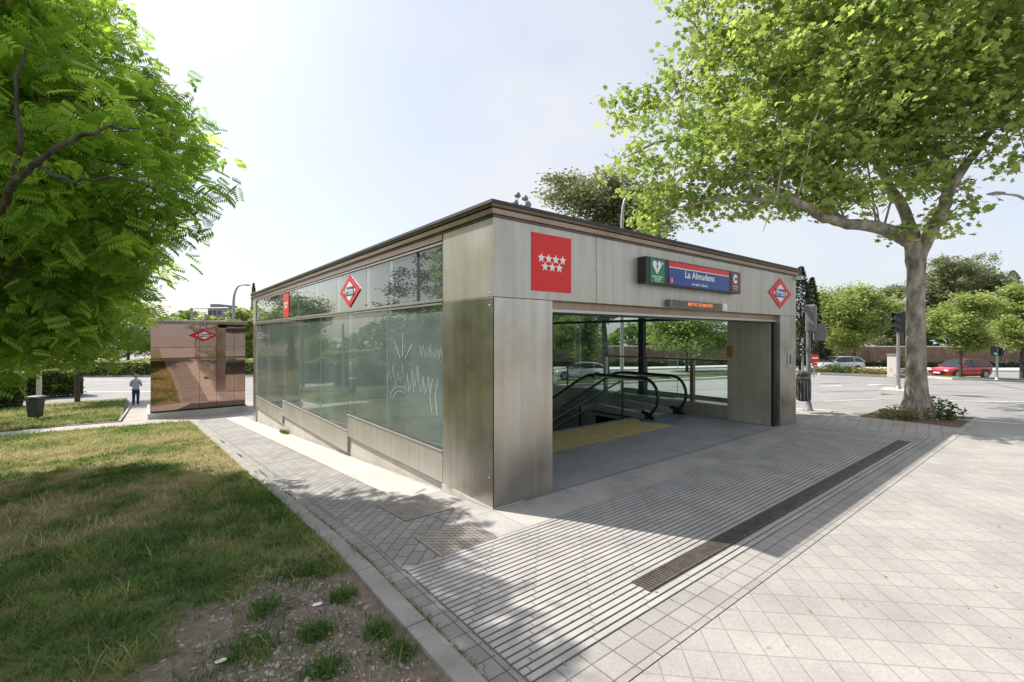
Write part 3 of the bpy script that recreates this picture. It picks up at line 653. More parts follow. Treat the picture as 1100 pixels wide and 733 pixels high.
# things fixed to the building
tag(MB().box(1.2, 6.1, 1.505, 2.6, .0035, .0065).build('floor_mat', M['yellow'], origin=(3.6, 2.0, .0045)), 'worn yellow rectangle on the floor before the stairs', 'floor mat')
tag(MB().flat([(5.9,2.25),(6.2,1.55),(6.7,1.75),(7.5,2.0),(7.45,2.55),(6.3,2.7)], (0,0,.0105), (1,0,0), (0,1,0)).build('floor_sticker', M['bluefloor'], origin=(6.8,2.1,.0105)), 'faded blue patch on the floor before the escalator', 'floor marking')
for o_ in (bpy.data.objects['floor_sticker'],):
    sm = o_.modifiers.new('s', 'SOLIDIFY'); sm.thickness = .003
def diamond(c, u, w, n, hw, hh, label, hanger=None):
    c, u, w, n = map(Vector, (c, u, w, n)); base = c-w*hh
    t = thing('metro_sign', label, 'sign', base)
    d = lambda k: [(-hw*k, 0), (0, -hh*k), (hw*k, 0), (0, hh*k)]
    MB().prism(d(1), c, u, w, n*.012).build('sign_plate', M['red'], t, .002)
    MB().prism(d(.60), c+n*.0125, u, w, n*.003).build('white_diamond', M['white'], t)
    MB().prism([(-hw*.46,-hh*.27),(hw*.46,-hh*.27),(hw*.46,hh*.27),(-hw*.46,hh*.27)], c+n*.0165, u, w, n*.003).build('blue_band', M['navy'], t)
    MB().text('Metro', hh*.58, c+n*.0215, u, w, hw*.30/(hh*.58), bold=.006).build('lettering', M['white'], t)
    if hanger: hanger(t)
    return t
diamond((7.80,-.002,2.935), (1,0,0), (0,0,1), (0,-1,0), .60, .335, 'red and blue Metro diamond at the right end of the front fascia')
diamond((.022,4.80,2.875), (0,-1,0), (0,0,1), (-1,0,0), .57, .32, 'red and blue Metro diamond on the upper side window')
# red square with seven stars
def star(r, cx, cy):
    return [(cx+(r if k % 2 == 0 else r*.42)*math.sin(k*math.pi/5), cy+(r if k % 2 == 0 else r*.42)*math.cos(k*math.pi/5)) for k in range(10)]
def stars(name, o, u, n, s, label):
    o, u, n = map(Vector, (o, u, n)); w = Vector((0,0,1))
    t = thing(name, label, 'sign', o); MB().prism([(0,0),(s,0),(s,s*1.04),(0,s*1.04)], o, u, w, n*.006).build('red_panel', M['red'], t)
    for i in range(7):
        cx, cy = ((.23+.18*i)*s, .60*s) if i < 4 else ((.32+.18*(i-4))*s, .45*s)
        MB().prism(star(.095*s, cx, cy)[::-1], o+n*.0065, u, w, n*.002).build('star', M['white'], t)
stars('regional_sign', (.575,-.001,2.56), (1,0,0), (0,-1,0), .69, 'red square with seven white stars on the front fascia')
stars('regional_sign', (.02,10.35,2.53), (0,-1,0), (-1,0,0), .66, 'red panel with white stars on the upper side window near the far end')
# station name box
t = thing('station_sign', 'black sign box reading La Almudena between green and maroon panels', 'sign', (4.17, -.08, 2.79))
X0, X1, Z0, Z1 = 2.70, 5.66, 2.79, 3.19
MB().box(X0, X1, -.15, -.001, Z0, Z1).build('housing', M['black'], t, .006)
Y_ = -.153; U = (1,0,0); W = (0,0,1); NN = (0,-.003,0)
def pl(name, x0, x1, z0, z1, mat): return MB().prism([(x0,z0),(x1,z0),(x1,z1),(x0,z1)], (0,Y_,0), U, W, NN).build(name, M[mat], t)
pl('green_panel', 2.80, 3.17, Z0+.02, Z1-.02, 'green'); pl('blue_panel', 3.29, 5.20, Z0+.02, Z1-.115, 'blue'); pl('red_stripe', 3.29, 5.20, Z1-.10, Z1-.02, 'red'); pl('white_line', 3.29, 5.20, Z1-.114, Z1-.101, 'white'); pl('maroon_panel', 5.30, 5.60, Z0+.02, Z1-.02, 'maroon')
MB().text('La Almudena', .155, (4.21, -.159, 2.995), U, W, 1.15, .003).build('lettering', M['white'], t)
MB().text('Avenida de Daroca', .058, (4.2, -.159, 2.855), U, W, 1.1, .0015).build('lettering', M['white'], t)
MB().prism([(3.31,2.87),(3.365,2.82),(3.42,2.87),(3.365,2.94)], (0,-.157,0), U, W, (0,-.002,0)).build('line_badge', M['red'], t)
MB().text('2', .075, (3.365, -.161, 2.872), U, W, 1.1, .002).build('lettering', M['white'], t)
hp = [(0,-.11),(.045,-.05),(.085,.0),(.10,.045),(.085,.08),(.05,.092),(.02,.078),(0,.05),(-.02,.078),(-.05,.092),(-.085,.08),(-.10,.045),(-.085,0),(-.045,-.05)]
MB().prism([(x_*1.15+2.97, z_*1.0+3.05) for x_, z_ in hp][::-1], (0,-.157,0), U, W, (0,-.002,0)).build('heart_symbol', M['white'], t)
MB().prism([(2.975,3.11),(2.945,3.045),(2.97,3.045),(2.95,2.985),(3.01,3.065),(2.98,3.065),(3.0,3.11)], (0,-.160,0), U, W, (0,-.001,0)).build('bolt_symbol', M['green'], t)
MB().box(3.095, 3.135, -.159, -.157, 3.105, 3.118).box(3.1085, 3.1215, -.161, -.1595, 3.09, 3.133).build('cross_symbol', M['white'], t)
for tx_, sz_, z_, sx_ in (('Espacio Cardio', .036, 2.905, 1.25), ('protegido', .036, 2.87, 1.25), ('Madrid', .022, 2.835, 2.2)): MB().text(tx_, sz_, (2.985, -.159, z_), U, W, sx_, .0012).build('lettering', M['white'], t)
mb = MB(); mb.prism([(5.45+.072*math.cos(a)*1.1, 3.055+.085*math.sin(a)) for a in np.linspace(.5, 5.8, 14)]+[(5.45+.03*math.cos(a), 3.055+.035*math.sin(a)) for a in np.linspace(5.8, .5, 12)], (0,-.157,0), U, W, (0,-.002,0)).build('ring_symbol', M['white'], t)
for tx_, z_ in (('Zona vigilada', 2.92), ('24 horas', 2.875)): MB().text(tx_, .028, (5.45, -.159, z_), U, W, 1.2, .001).build('lettering', M['white'], t)
# LED display and lamp box
t = thing('led_display', 'slim grey display with orange lettering over the entrance', 'display', (4.3, -.05, 2.46))
MB().box(3.44, 5.10, -.085, -.001, 2.468, 2.585).build('housing', M['greypaint'], t, .005); MB().box(3.50, 5.04, -.088, -.086, 2.482, 2.572).build('screen', M['brown'], t)
MB().text('METRO DE MADRID', .072, (4.35, -.091, 2.527), U, W, 1.25, .001).build('lettering', M['led'], t)
tag(MB().box(5.13, 5.28, -.09, -.001, 2.462, 2.592).lathe((5.205,-.09,2.527), [(.045,0),(.04,.012)], 16, (0,-1,0)).build('detector_box', M['white'], bevel=.01, origin=(5.2,-.04,2.462)), 'small white detector box at the right end of the orange display', 'detector')
t = thing('intercom', 'small steel call point with a dark slot on the right pillar', 'intercom', (8.33, -.01, 1.3))
MB().box(8.20, 8.45, -.014, .001, 1.28, 1.66).build('plate', M['alu'], t, .004); MB().box(8.295, 8.365, -.017, -.015, 1.36, 1.58).build('slot', M['black'], t)
t = thing('surveillance_camera', 'small white camera under the right end of the roof', 'camera', (8.74, -.1, 3.3))
MB().box(8.60, 8.76, -.16, -.02, 3.30, 3.37).build('housing', M['white'], t, .012); MB().lathe((8.68,-.16,3.335), [(.022,0),(.02,.015)], 12, (0,-1,0)).build('lens', M['blackgloss'], t); MB().tube([(8.8,-.06,3.36),(8.8,-.06,3.62)], .01).build('bracket', M['greypaint'], t)
tag(MB().box(7.66, 7.698, .98, 1.12, 1.50, 1.76).build('extinguisher_box', plain('orange_box', (.35,.16,.03), .5), origin=(7.62,1.05,1.35), bevel=.01), 'narrow orange box on the inner steel panel by the railing', 'box')
# interior red strip sign hung from the ceiling
tag(MB().box(7.3, 7.95, 4.6, 4.64, 2.53, 2.64).build('hanging_sign', M['red'], origin=(7.6,4.6,2.53)), 'dull red strip sign hung under the ceiling inside', 'sign')
# ------------------------------------------------------------------ escalator
E = thing('escalator', 'escalator with black handrails and glass sides going down', 'escalator', (6.95, 2.6, 0))
def erail(X):
    mb = MB(); cz = .5; y0 = 2.55; pts = []
    for a in np.linspace(-100, 90, 14): pts.append((X, y0-.05-math.cos(R_(a))*.40+.0, .53+math.sin(R_(a))*.44))
    pts += [(X, y0+1.45, .97), (X, y0+1.75, .93), (X, y0+2.05, .80)]
    sl_ = math.tan(R_(30)); pts.append((X, 14.0, .80-(14.0-y0-2.05)*sl_))
    pts = [Vector(p) for p in pts]
    mb.tube(pts, .038, 8).build('handrail', M['black'], E)
    # glass panel below the handrail
    inner = [(p.y, p.z-.03) for p in pts[2:]]; low = [(14.0, pts[-1].z-.75), (y0+2.1, .05), (y0+1.4, .2), (y0-.1, .14)]
    g_ = MB(); k = len(inner); poly = inner+low
    g_.prism(poly, (X-.006, 0, 0), (0,1,0), (0,0,1), (.012, 0, 0)).build('balustrade', M['bal'], E)
    b = MB(); b.prism([(y0-.12,.0),(y0-.12,.12),(y0+1.4,.2),(y0+2.1,.03),(14.0,pts[-1].z-.78),(14.0,pts[-1].z-1.25),(y0+1.6,-.5),(y0+1.6,0)], (X-.09,0,0), (0,1,0), (0,0,1), (.18,0,0)).build('skirt', M['alu'], E, .006)
    MB().prism([(y0-.42,.004),(y0-.30,.17),(y0-.02,.20),(y0-.02,.004)], (X-.07,0,0), (0,1,0), (0,0,1), (.14,0,0)).build('newel_base', M['blackgloss'], E, .01)
    MB().box(X-.03, X+.03, y0+.0, y0+1.5, .90, .94).build('handrail_track', M['alu'], E, .004)
for X in (6.35, 7.55): erail(X)
mb = MB()
for i in range(34):
    y = 3.6+i*.3; z = -.02 if i < 2 else -.02-(i-1)*.173
    mb.box(6.46, 7.44, y, y+.31, z-.3, z)
mb.build('steps', M['greypaint'], E); MB().box(6.45, 7.45, 2.5, 3.6, .005, .02).build('comb_plate', M['alu'], E, .003)
# side apron of blank steel between stair and escalator
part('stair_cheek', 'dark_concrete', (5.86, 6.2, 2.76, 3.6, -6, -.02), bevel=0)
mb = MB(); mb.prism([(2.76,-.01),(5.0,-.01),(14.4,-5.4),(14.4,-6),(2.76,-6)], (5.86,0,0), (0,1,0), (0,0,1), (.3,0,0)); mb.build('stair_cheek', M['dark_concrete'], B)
t = thing('stair_handrail', 'double tubular handrail on black posts beside the stairs', 'handrail', (5.8, 2.7, 0))
dz = -.17/.31
for h in (.92, .70): MB().tube([(5.78, 2.75, h), (5.78, 14, h+dz*11.25)], .021, 8).build('rail', M['galv'], t)
for y, z in ((2.72, 0), (4.1, dz*1.35), (5.6, dz*2.85), (7.2, dz*4.45)):
    MB().tube([(5.82, y, z), (5.82, y, z+.94)], .026, 8).build('post', M['black'], t); MB().tube([(5.82,y,z+.9),(5.78,y-.02,z+.93)], .02, 6).build('bracket', M['alu'], t)
# guard railing along the street side
t = thing('guard_railing', 'tall guard railing with glass infill inside the street windows', 'railing', (7.95, 3, 0))
MB().box(7.86, 7.92, 1.16, 5.02, 1.375, 1.415).build('top_rail', M['brown'], t, .004)
for y in (2.12, 4.98): MB().box(7.84, 7.94, y-.05, y+.05, .0, 1.37).build('post', M['brown_light'] if y < 3 else M['alu'], t, .004)
MB().tube([(7.89, 3.5, .3), (7.89, 3.5, 1.37)], .022).build('post', M['greypaint'], t)
MB().box(7.87, 7.91, 5.03, 13.8, 1.02, 1.06).build('lower_rail', M['greypaint'], t, .004)
for y in (6.6, 8.6, 10.6, 12.6): MB().box(7.87, 7.91, y-.02, y+.02, -.3, 1.02).build('post', M['greypaint'], t)
part('inner_plinth', 'steel_in', (7.80, 8.18, 1.13, 2.74, .01, .33), (7.83, 8.18, 2.76, 14.4, -.6, .30))

# ------------------------------------------------------------------ floor / lift kiosk
KX0, KX1, KY, KD = -2.93, .57, 20.5, 3.2; kz = -1.52; KT = 2.66
K = thing('lift_kiosk', 'boxy lift kiosk clad in bronze mirror glass', 'kiosk', (-1.2, KY, kz))
MB().box(KX0-.10, KX1+.10, KY-.12, KY+KD+.1, kz-.25, kz+.24).build('plinth', M['concrete'], K, .01)
MB().box(KX0-.02, KX1+.02, KY-.02, KY+KD, kz+.245, kz+.30).build('base_trim', M['black'], K)
zs = [kz+.303, 1.02, 1.50, KT-.14]; xk = [KX0, KX0+1.72, KX0+2.35, KX1-.45, KX1]
for a, b in zip(zs[:-1], zs[1:]):
    for c, d in zip(xk[:-1], xk[1:]):
        mb = MB(); mb.box(c+.006, d-.006, KY+random.uniform(0,.004), KY+.03, a+.008, b-.008); mb.build('mirror_pane', M['bronze'], K)
MB().box(KX0-.003, KX0+.02, KY+.035, KY+KD, kz+.31, KT-.15).build('side_cladding', M['bronze'], K); MB().box(KX1-.02, KX1+.003, KY+.035, KY+KD, kz+.31, KT-.15).build('side_cladding', M['bronze'], K)
MB().box(KX0+.03, KX1-.03, KY+.04, KY+KD-.02, kz+.31, KT-.14).build('core', M['black'], K)
MB().box(KX0-.02, KX1+.02, KY-.035, KY-.004, .985, 1.055).build('band', M['brown'], K, .004)
MB().box(KX0-.02, KX1+.02, KY-.025, KY-.004, 1.49, 1.515).build('band', M['brown'], K, .002)
MB().box(KX0-.06, KX1+.06, KY-.07, KY+KD+.05, KT-.135, KT-.03).build('roof_edge', M['brown_light'], K, .006)
MB().box(KX0-.1, KX1+.1, KY-.1, KY+KD+.08, KT-.028, KT+.03).build('roof', M['alu'], K, .006)
def hang(t):
    MB().tube([(-1.05, KY-.35, 2.25), (-1.05, KY-.35, 3.05), (-1.05, KY-.1, 3.1), (-1.05, KY+.3, 2.72)], .022, 8).build('bracket', M['galv'], t)
    MB().tube([(-1.12, KY-.35, 2.24), (-1.12, KY-.35, 2.36), (-.98, KY-.35, 2.36), (-.98, KY-.35, 2.24)], .012, 6).build('hook', M['galv'], t)
diamond((-1.07, KY-.36, 2.02), (1,0,0), (0,0,1), (0,-1,0), .52, .27, 'red and blue Metro diamond hanging before the bronze kiosk', hang)

# ------------------------------------------------------------------ bins
def bin_small():
    t = thing('litter_bin', 'dark green litter bin standing on the grass, pale lid', 'bin', (0,0,0))
    mb = MB(); p0 = [(-.19,-.15),(.19,-.15),(.19,.15),(-.19,.15)]; p1 = [(-.25,-.19),(.25,-.19),(.25,.19),(-.25,.19)]
    v = [(*p, .16) for p in p0]+[(*p, .92) for p in p1]; mb.add(v, [(0,3,2,1)]+[(i, (i+1) % 4, (i+1) % 4+4, i+4) for i in range(4)]+[(4,5,6,7)]); mb.build('body', M['bin_green'], t, .03)
    MB().box(-.23, .23, -.17, .17, .925, .99).build('opening', M['black'], t)
    mb = MB(); mb.prism([(-.28,0),(.28,0),(.25,.08),(-.25,.08)], (0,-.22,.99), (1,0,0), (0,0,1), (0,.44,0)); mb.build('lid', M['bin_lid'], t, .02)
    MB().tube([(0,.1,0),(0,.1,.2)], .05).build('foot', M['bin_green'], t); return t
b = bin_small(); p = gr(38, 20); b.location = p; b.rotation_euler.z = R_(-35)
p = at(863, 431, 12.15)
t = thing('litter_bin', 'round black litter bin hung on the pole beside the right pillar', 'bin', p)
prof = [(.10,.0),(.155,.03),(.165,.2),(.17,.52),(.165,.62),(.15,.70),(.10,.76),(.02,.78)]
MB().lathe(p, prof, 20).build('body', M['bin_green'], t)
mb = MB()
for k in range(14):
    a = 6.283*k/14; d = Vector((math.cos(a), math.sin(a), 0)); mb.obox(p+d*.171+Vector((0,0,.3)), d*.004, Vector((-d.y,d.x,0))*.012, (0,0,.24))
mb.build('ribs', M['bin_lid'], t); MB().lathe(p+Vector((0,0,.60)), [(.172,0),(.172,.05)], 20).build('collar', M['bin_lid'], t)
q = gr(868.5, 12.6); MB().tube([p+Vector((0,0,.45)), Vector((q.x, q.y, p.z+.45))], .02).build('bracket', M['galv'], t)

# ------------------------------------------------------------------ traffic lights, lamps
def head(t, c, d, h=.85, w=.3, mat='black', lens=None, n=3):
    c = Vector(c); d = Vector(d).normalized(); s = Vector((-d.y, d.x, 0)); up = Vector((0,0,1))
    hd = MB().obox(c, d*.10, s*w/2, up*h/2).build('signal_head', M[mat], t, .03)
    for i in range(n):
        z = c+up*(h/2-(i+.5)*h/n); r = min(w, h/n)*.36
        m_ = M['lens_dark']
        if lens and lens[0] == i: m_ = M[lens[1]]
        MB().lathe(z+d*.1, [(r, 0), (r*.8, .015)], 14, d).build('lens', m_, hd)
        v = MB(); k = 9; pts = []
        for q_ in range(k+1):
            a = math.pi*q_/k; e = s*math.cos(a)*r*1.1+up*math.sin(a)*r*1.1; pts += [z+d*.1+e, z+d*.26+e]
        v.add(pts, [(2*i_, 2*i_+1, 2*i_+3, 2*i_+2) for i_ in range(k)]).build('visor', m_ if False else M[mat], hd)
def pole(t, p, top, r=.055, mat='galv', base=True):
    MB().tube([p, Vector((p.x, p.y, top))], [r, r*.9], 12).build('pole', M[mat], t)
    if base: MB().lathe(p, [(r*2.4, 0), (r*2.4, .02), (r*1.6, .05), (r*1.1, .22)], 16).build('base', M[mat], t)
p = gr(868.5, 12.6); t = thing('traffic_light', 'grey traffic signal pole beside the right pillar, heads seen from behind', 'traffic light', p)
pole(t, p, 2.75, .06, 'greypaint'); head(t, Vector((p.x, p.y, 2.48))+CR*-.02-CF*.14, CF*.7+CR*.7, .72, .24, 'greypaint'); head(t, Vector((p.x, p.y, 2.10))+CR*.30, CF*1+CR*.5, .46, .28, 'greypaint', n=2)
MB().tube([Vector((p.x,p.y,2.1)), Vector((p.x,p.y,2.1))+CR*.25], .02).build('arm', M['greypaint'], t)
p = gr(965, 17); t = thing('traffic_light', 'traffic signal on the small road island left of the plane trunk', 'traffic light', p)
pole(t, p, 2.85, .06); head(t, Vector((p.x, p.y, 2.5))-CR*.03-CF*.12, -CR, .75, .28, 'black'); head(t, Vector((p.x, p.y, 2.05))+CR*.33, -CF, .72, .30, 'black', (1, 'lens_teal'))
MB().box(p.x-.45, p.x+.45, p.y-.45, p.y+.45, p.z-.13, p.z+.06).build('pedestal', M['kerb_light'], t, .02)
p = gr(862, 24); t = thing('traffic_light', 'thin distant traffic signal just right of the pillar', 'traffic light', p)
pole(t, p, 1.9, .06); head(t, Vector((p.x, p.y, 1.25))-CR*.2, -CF+CR*.4, .8, .3, 'black'); head(t, Vector((p.x, p.y, 1.3))+CR*.66, -CF-CR*.5, .55, .24, 'black', (0, 'lens_red'))
MB().tube([Vector((p.x,p.y,1.3)), Vector((p.x,p.y,1.3))+CR*.6], .02).build('arm', M['galv'], t)
p = gr(1071, 33); t = thing('traffic_light', 'signal with a teal light at the far right kerb', 'traffic light', p)
pole(t, p, 1.15, .07); head(t, Vector((p.x, p.y, .95))-CR*.22, -CF, .7, .3, 'black', (1, 'lens_teal'), n=2); head(t, Vector((p.x, p.y, .85))+CR*.3, -CF+CR*.3, .6, .3, 'black', (1, 'lens_red'), n=2)
p = gr(874.5, 27); t = thing('road_sign', 'small red no entry sign on a thin post', 'road sign', p)
pole(t, p, p.z+1.35, .03, base=False); c = Vector((p.x, p.y, p.z+1.15)); MB().lathe(c-CF*.05, [(.27,0),(.27,.02)], 24, -CF).build('disc', M['red'], t); MB().obox(c-CF*.075, CR*.18, Vector((0,0,.045)), CF*.003).build('bar', M['white'], t)
MB().obox(c-CF*.05-Vector((0,0,.36)), CR*.16, Vector((0,0,.07)), CF*.01).build('plate', M['red'], t)

def lamp(px, t_, ztop, armdir, armlen, label, curve=True, r=.09):
    p = gr(px, t_); t = thing('street_lamp', label, 'street lamp', p); a = Vector(armdir).normalized()
    pts = [p, Vector((p.x, p.y, ztop-1.6))]
    if curve: pts += [Vector((p.x, p.y, ztop-1.6))+Vector((0,0,1.6*math.sin(R_(k))))+a*armlen*.75*(1-math.cos(R_(k))) for k in (20, 40, 60, 80, 90)]
    pts.append(Vector((p.x, p.y, ztop))+a*armlen)
    n = len(pts); MB().tube(pts, [r*(1-.55*i/(n-1)) for i in range(n)], 10).build('pole', M['galv'], t)
    e = pts[-1]; MB().prism([(-.05,-.03),(.2,-.07),(.62,-.05),(.68,0),(.5,.05),(0,.06)], e-Vector((-a.y,a.x,0))*.13, a, (0,0,1), Vector((-a.y,a.x,0))*.26).build('lamp_head', M['greypaint'], t, .02)
    MB().lathe(e+a*.35-Vector((0,0,.06)), [(.11,0),(.08,-.04)], 12).build('lens', M['lamp'], t)
lamp(251, 45, 6.95, CR, 1.0, 'curved street lamp rising behind the bronze kiosk', r=.13)
lamp(1122, 20, 8.0, -CR-CF*.2, 2.4, 'street lamp reaching in from the right edge over the road', r=.09)
lamp(668, 25, 9.5, CR, .35, 'slim pale lamp post rising behind the roof', r=.1)
lamp(797, 38, 6.5, -CF, .6, 'thin pole seen through the street window', r=.08)
p = gr(560, 30); t = thing('floodlight_mast', 'tall mast with floodlights above the roof corner', 'floodlight', p)
MB().tube([p, Vector((p.x, p.y, 10.55))], [.12, .05], 8).build('mast', M['galv'], t); MB().tube([Vector((p.x,p.y,10.45))-CR*.33, Vector((p.x,p.y,10.45))+CR*.42], .03, 6).build('crossbar', M['galv'], t)
for dx, z in ((-.24, 11.15), (-.38, 10.65), (.25, 10.95), (.45, 10.55)): MB().lathe(Vector((p.x,p.y,z))+CR*dx, [(.06,.2),(.14,.12),(.22,-.05),(.2,-.12)], 12, (.2,.1,1)).build('floodlight', M['greypaint'], t)
MB().tube([Vector((p.x,p.y,10.45))-CR*.25, Vector((p.x,p.y,11.2))-CR*.22], .025, 6).build('upright', M['galv'], t); MB().tube([Vector((p.x,p.y,10.45))+CR*.3, Vector((p.x,p.y,11.0))+CR*.26], .025, 6).build('upright', M['galv'], t)
p = gr(206, 38); t = thing('signal_gantry', 'thin horizontal signal arm above the kiosk roof', 'gantry', p)
MB().tube([p, Vector((p.x,p.y,4.3))], .09, 8).build('pole', M['galv'], t); MB().tube([Vector((p.x,p.y,4.25)), Vector((p.x,p.y,4.3))+CR*3.0], .05, 8).build('arm', M['galv'], t)
p = gr(42, 21.5); t = thing('pale_post', 'whitish post rising just behind the grass bin', 'post', p)
MB().tube([p, p+Vector((0,0,4.5))], [.1, .08], 10).build('pole', M['brickcap'], t); MB().lathe(p, [(.16,0),(.16,.05),(.11,.2)], 12).build('base', M['concrete'], t)

# ------------------------------------------------------------------ trees
def rotm(r, n):
    q = r.normal(size=(n, 4)); q /= np.linalg.norm(q, axis=1)[:, None]; w, x, y, z = q.T
    return np.stack([np.stack([1-2*(y*y+z*z), 2*(x*y-z*w), 2*(x*z+y*w)], -1), np.stack([2*(x*y+z*w), 1-2*(x*x+z*z), 2*(y*z-x*w)], -1), np.stack([2*(x*z-y*w), 2*(y*z+x*w), 1-2*(x*x+y*y)], -1)], 1)
def leafrot(r, n, droop=.3, flat=.55):
    # leaves roughly horizontal with scatter: normal near +z, tip direction random and drooping
    a = r.uniform(0, 2*np.pi, n); tip = np.stack([np.cos(a), np.sin(a), r.normal(-droop, .35, n)], -1); tip /= np.linalg.norm(tip, axis=1)[:, None]
    up = np.stack([r.normal(0, flat, n), r.normal(0, flat, n), np.ones(n)], -1); side = np.cross(up, tip); side /= np.linalg.norm(side, axis=1)[:, None]
    nrm = np.cross(tip, side); return np.stack([tip, side, nrm], -1)   # columns
def scatter(name, mat, parent, centres, tmpl, faces, scale, R, val):
    n = len(centres); k = len(tmpl)
    V = np.einsum('nij,kj->nki', R, tmpl)*scale[:, None, None]+centres[:, None, :]
    off = np.array(wl(parent)) if parent is not None else np.zeros(3)
    V = V.reshape(-1, 3)-off
    sizes = np.array([len(f) for f in faces]); idx = np.concatenate([np.array(f) for f in faces])
    nf = len(faces); loops = (idx[None, :]+(np.arange(n)*k)[:, None]).ravel()
    ls = np.tile(sizes, n); st = np.concatenate([[0], np.cumsum(ls)[:-1]])
    me = bpy.data.meshes.new(name); me.vertices.add(len(V)); me.vertices.foreach_set('co', V.astype(np.float32).ravel())
    me.loops.add(len(loops)); me.loops.foreach_set('vertex_index', loops.astype(np.int32))
    me.polygons.add(len(ls)); me.polygons.foreach_set('loop_start', st.astype(np.int32)); me.update(calc_edges=True)
    me.validate()
    a = me.attributes.new('v', 'FLOAT', 'FACE'); a.data.foreach_set('value', np.repeat(val, nf).astype(np.float32))
    me.materials.append(mat); o = bpy.data.objects.new(name, me); COL.objects.link(o)
    if parent is not None: o.parent = parent
    return o
def lobepts(r, lobes, ncl, per, sig, shell=.55, squash=1.0):
    """clusters in ellipsoid lobes (cx,cy,cz,rx[,rz]) -> points, cluster value"""
    vol = np.array([l[3]**2.3 for l in lobes]); pr = vol/vol.sum(); P = []; Vv = []
    for _ in range(ncl):
        l = lobes[r.choice(len(lobes), p=pr)]; d = r.normal(size=3); d /= np.linalg.norm(d); rr = (shell+(1-shell)*r.random()) if r.random() < .8 else r.random()
        rz = l[4] if len(l) > 4 else l[3]*squash
        c = np.array(l[:3])+d*rr*np.array([l[3], l[3], rz])
        m_ = int(per*r.uniform(.5, 1.5)); P.append(c+r.normal(size=(m_, 3))*sig*np.array([1, 1, .6])); Vv.append(np.full(m_, r.random()))
    P = np.concatenate(P); Vv = np.concatenate(Vv); return P, np.clip(.55*Vv+.45*r.random(len(Vv)), 0, 1)
maple = np.array([(0,0,0),(.18,.42,.03),(.38,.22,0),(.62,.50,.04),(.66,.16,0),(1.0,0,-.06),(.66,-.16,0),(.62,-.50,.04),(.38,-.22,0),(.18,-.42,.03)], float)-np.array([.4,0,0])
maplef = [tuple(range(10))]
quadl = np.array([(-.5,0,0),(0,.28,.04),(.5,0,-.05),(0,-.28,.04)], float)
quadf = [(0,1,2,3)]
needle = np.array([(-.5,0,0),(0,.12,.04),(.5,0,0),(0,-.12,.04)], float)
def pinnate(nl=7):
    v = []; f = []
    for i in range(nl):
        x = .12+.8*i/(nl-1); dz = -.22*x*x
        for s in (1, -1):
            L_ = .38*(1-.35*abs(x-.45)); b = len(v)
            v += [(x, 0, dz), (x+.11, s*L_*.42, dz-.0), (x+.12, s*L_, dz-.10), (x-.025, s*L_*.5, dz-.03)]; f.append((b, b+1, b+2, b+3) if s > 0 else (b+3, b+2, b+1, b))
    b = len(v); v += [(0,-.006,0),(0,.006,0),(.95,.004,-.2),(.95,-.004,-.2)]; f.append((b,b+1,b+2,b+3)); return np.array(v), f
pin, pinf = pinnate()
def limb(mb, pts, r0, r1, n=10, jit=.0):
    P = [Vector(p) for p in pts]; out = []
    for i in range(len(P)-1):
        a = P[max(i-1, 0)]; b = P[i]; c = P[i+1]; d = P[min(i+2, len(P)-1)]
        for k in range(4):
            s = k/4; out.append(.5*((2*b)+(c-a)*s+(2*a-5*b+4*c-d)*s*s+(-a+3*b-3*c+d)*s**3)+Vector((random.uniform(-1,1), random.uniform(-1,1), random.uniform(-1,1)))*jit)
    out.append(P[-1]); m_ = len(out); mb.tube(out, [r0+(r1-r0)*i/(m_-1) for i in range(m_)], n); return out
def grow(mb, p0, lobes, r, n, rad):
    for _ in range(n):
        l = lobes[r.integers(len(lobes))]; d = r.normal(size=3); d /= np.linalg.norm(d); e = Vector(np.array(l[:3])+d*l[3]*.8)
        s = Vector(p0[r.integers(len(p0))]); m_ = s.lerp(e, .5)+Vector((r.normal()*.2, r.normal()*.2, .15*(e-s).length)); limb(mb, [s, m_, e], rad*r.uniform(.6, 1), .008, 6, .02)

# --- big pinnate-leaved tree on the left lawn
r = np.random.default_rng(11)
Tn = thing('tree_of_heaven', 'big feathery leaved tree overhanging the left lawn', 'tree', (-5.9, 6.2, g(0, 6.2)))
LN = [(-4.0,3.9,4.4,1.75,1.7), (-3.1,4.2,4.9,.8,.8), (-4.4,5.4,3.2,1.5,1.3), (-5.7,5.3,5.0,2.1,2.2), (-6.8,6.4,6.4,2.6,2.3), (-6.6,4.3,6.4,2.4,2.2), (-6.9,8.8,4.8,2.6,2.2), (-5.2,7.0,3.2,1.7,1.3), (-4.7,4.6,6.6,1.4,1.4), (-4.6,4.6,2.2,1.0,.8), (-5.7,3.6,7.4,1.4), (-5.6,5.2,2.1,.9,.7), (-6.6,3.6,4.5,1.5), (-5.6,2.4,6.4,1.5), (-3.65,4.15,2.85,.62,.5), (-4.05,4.6,2.05,.75,.5), (-3.5,4.0,3.6,.7,.6)]
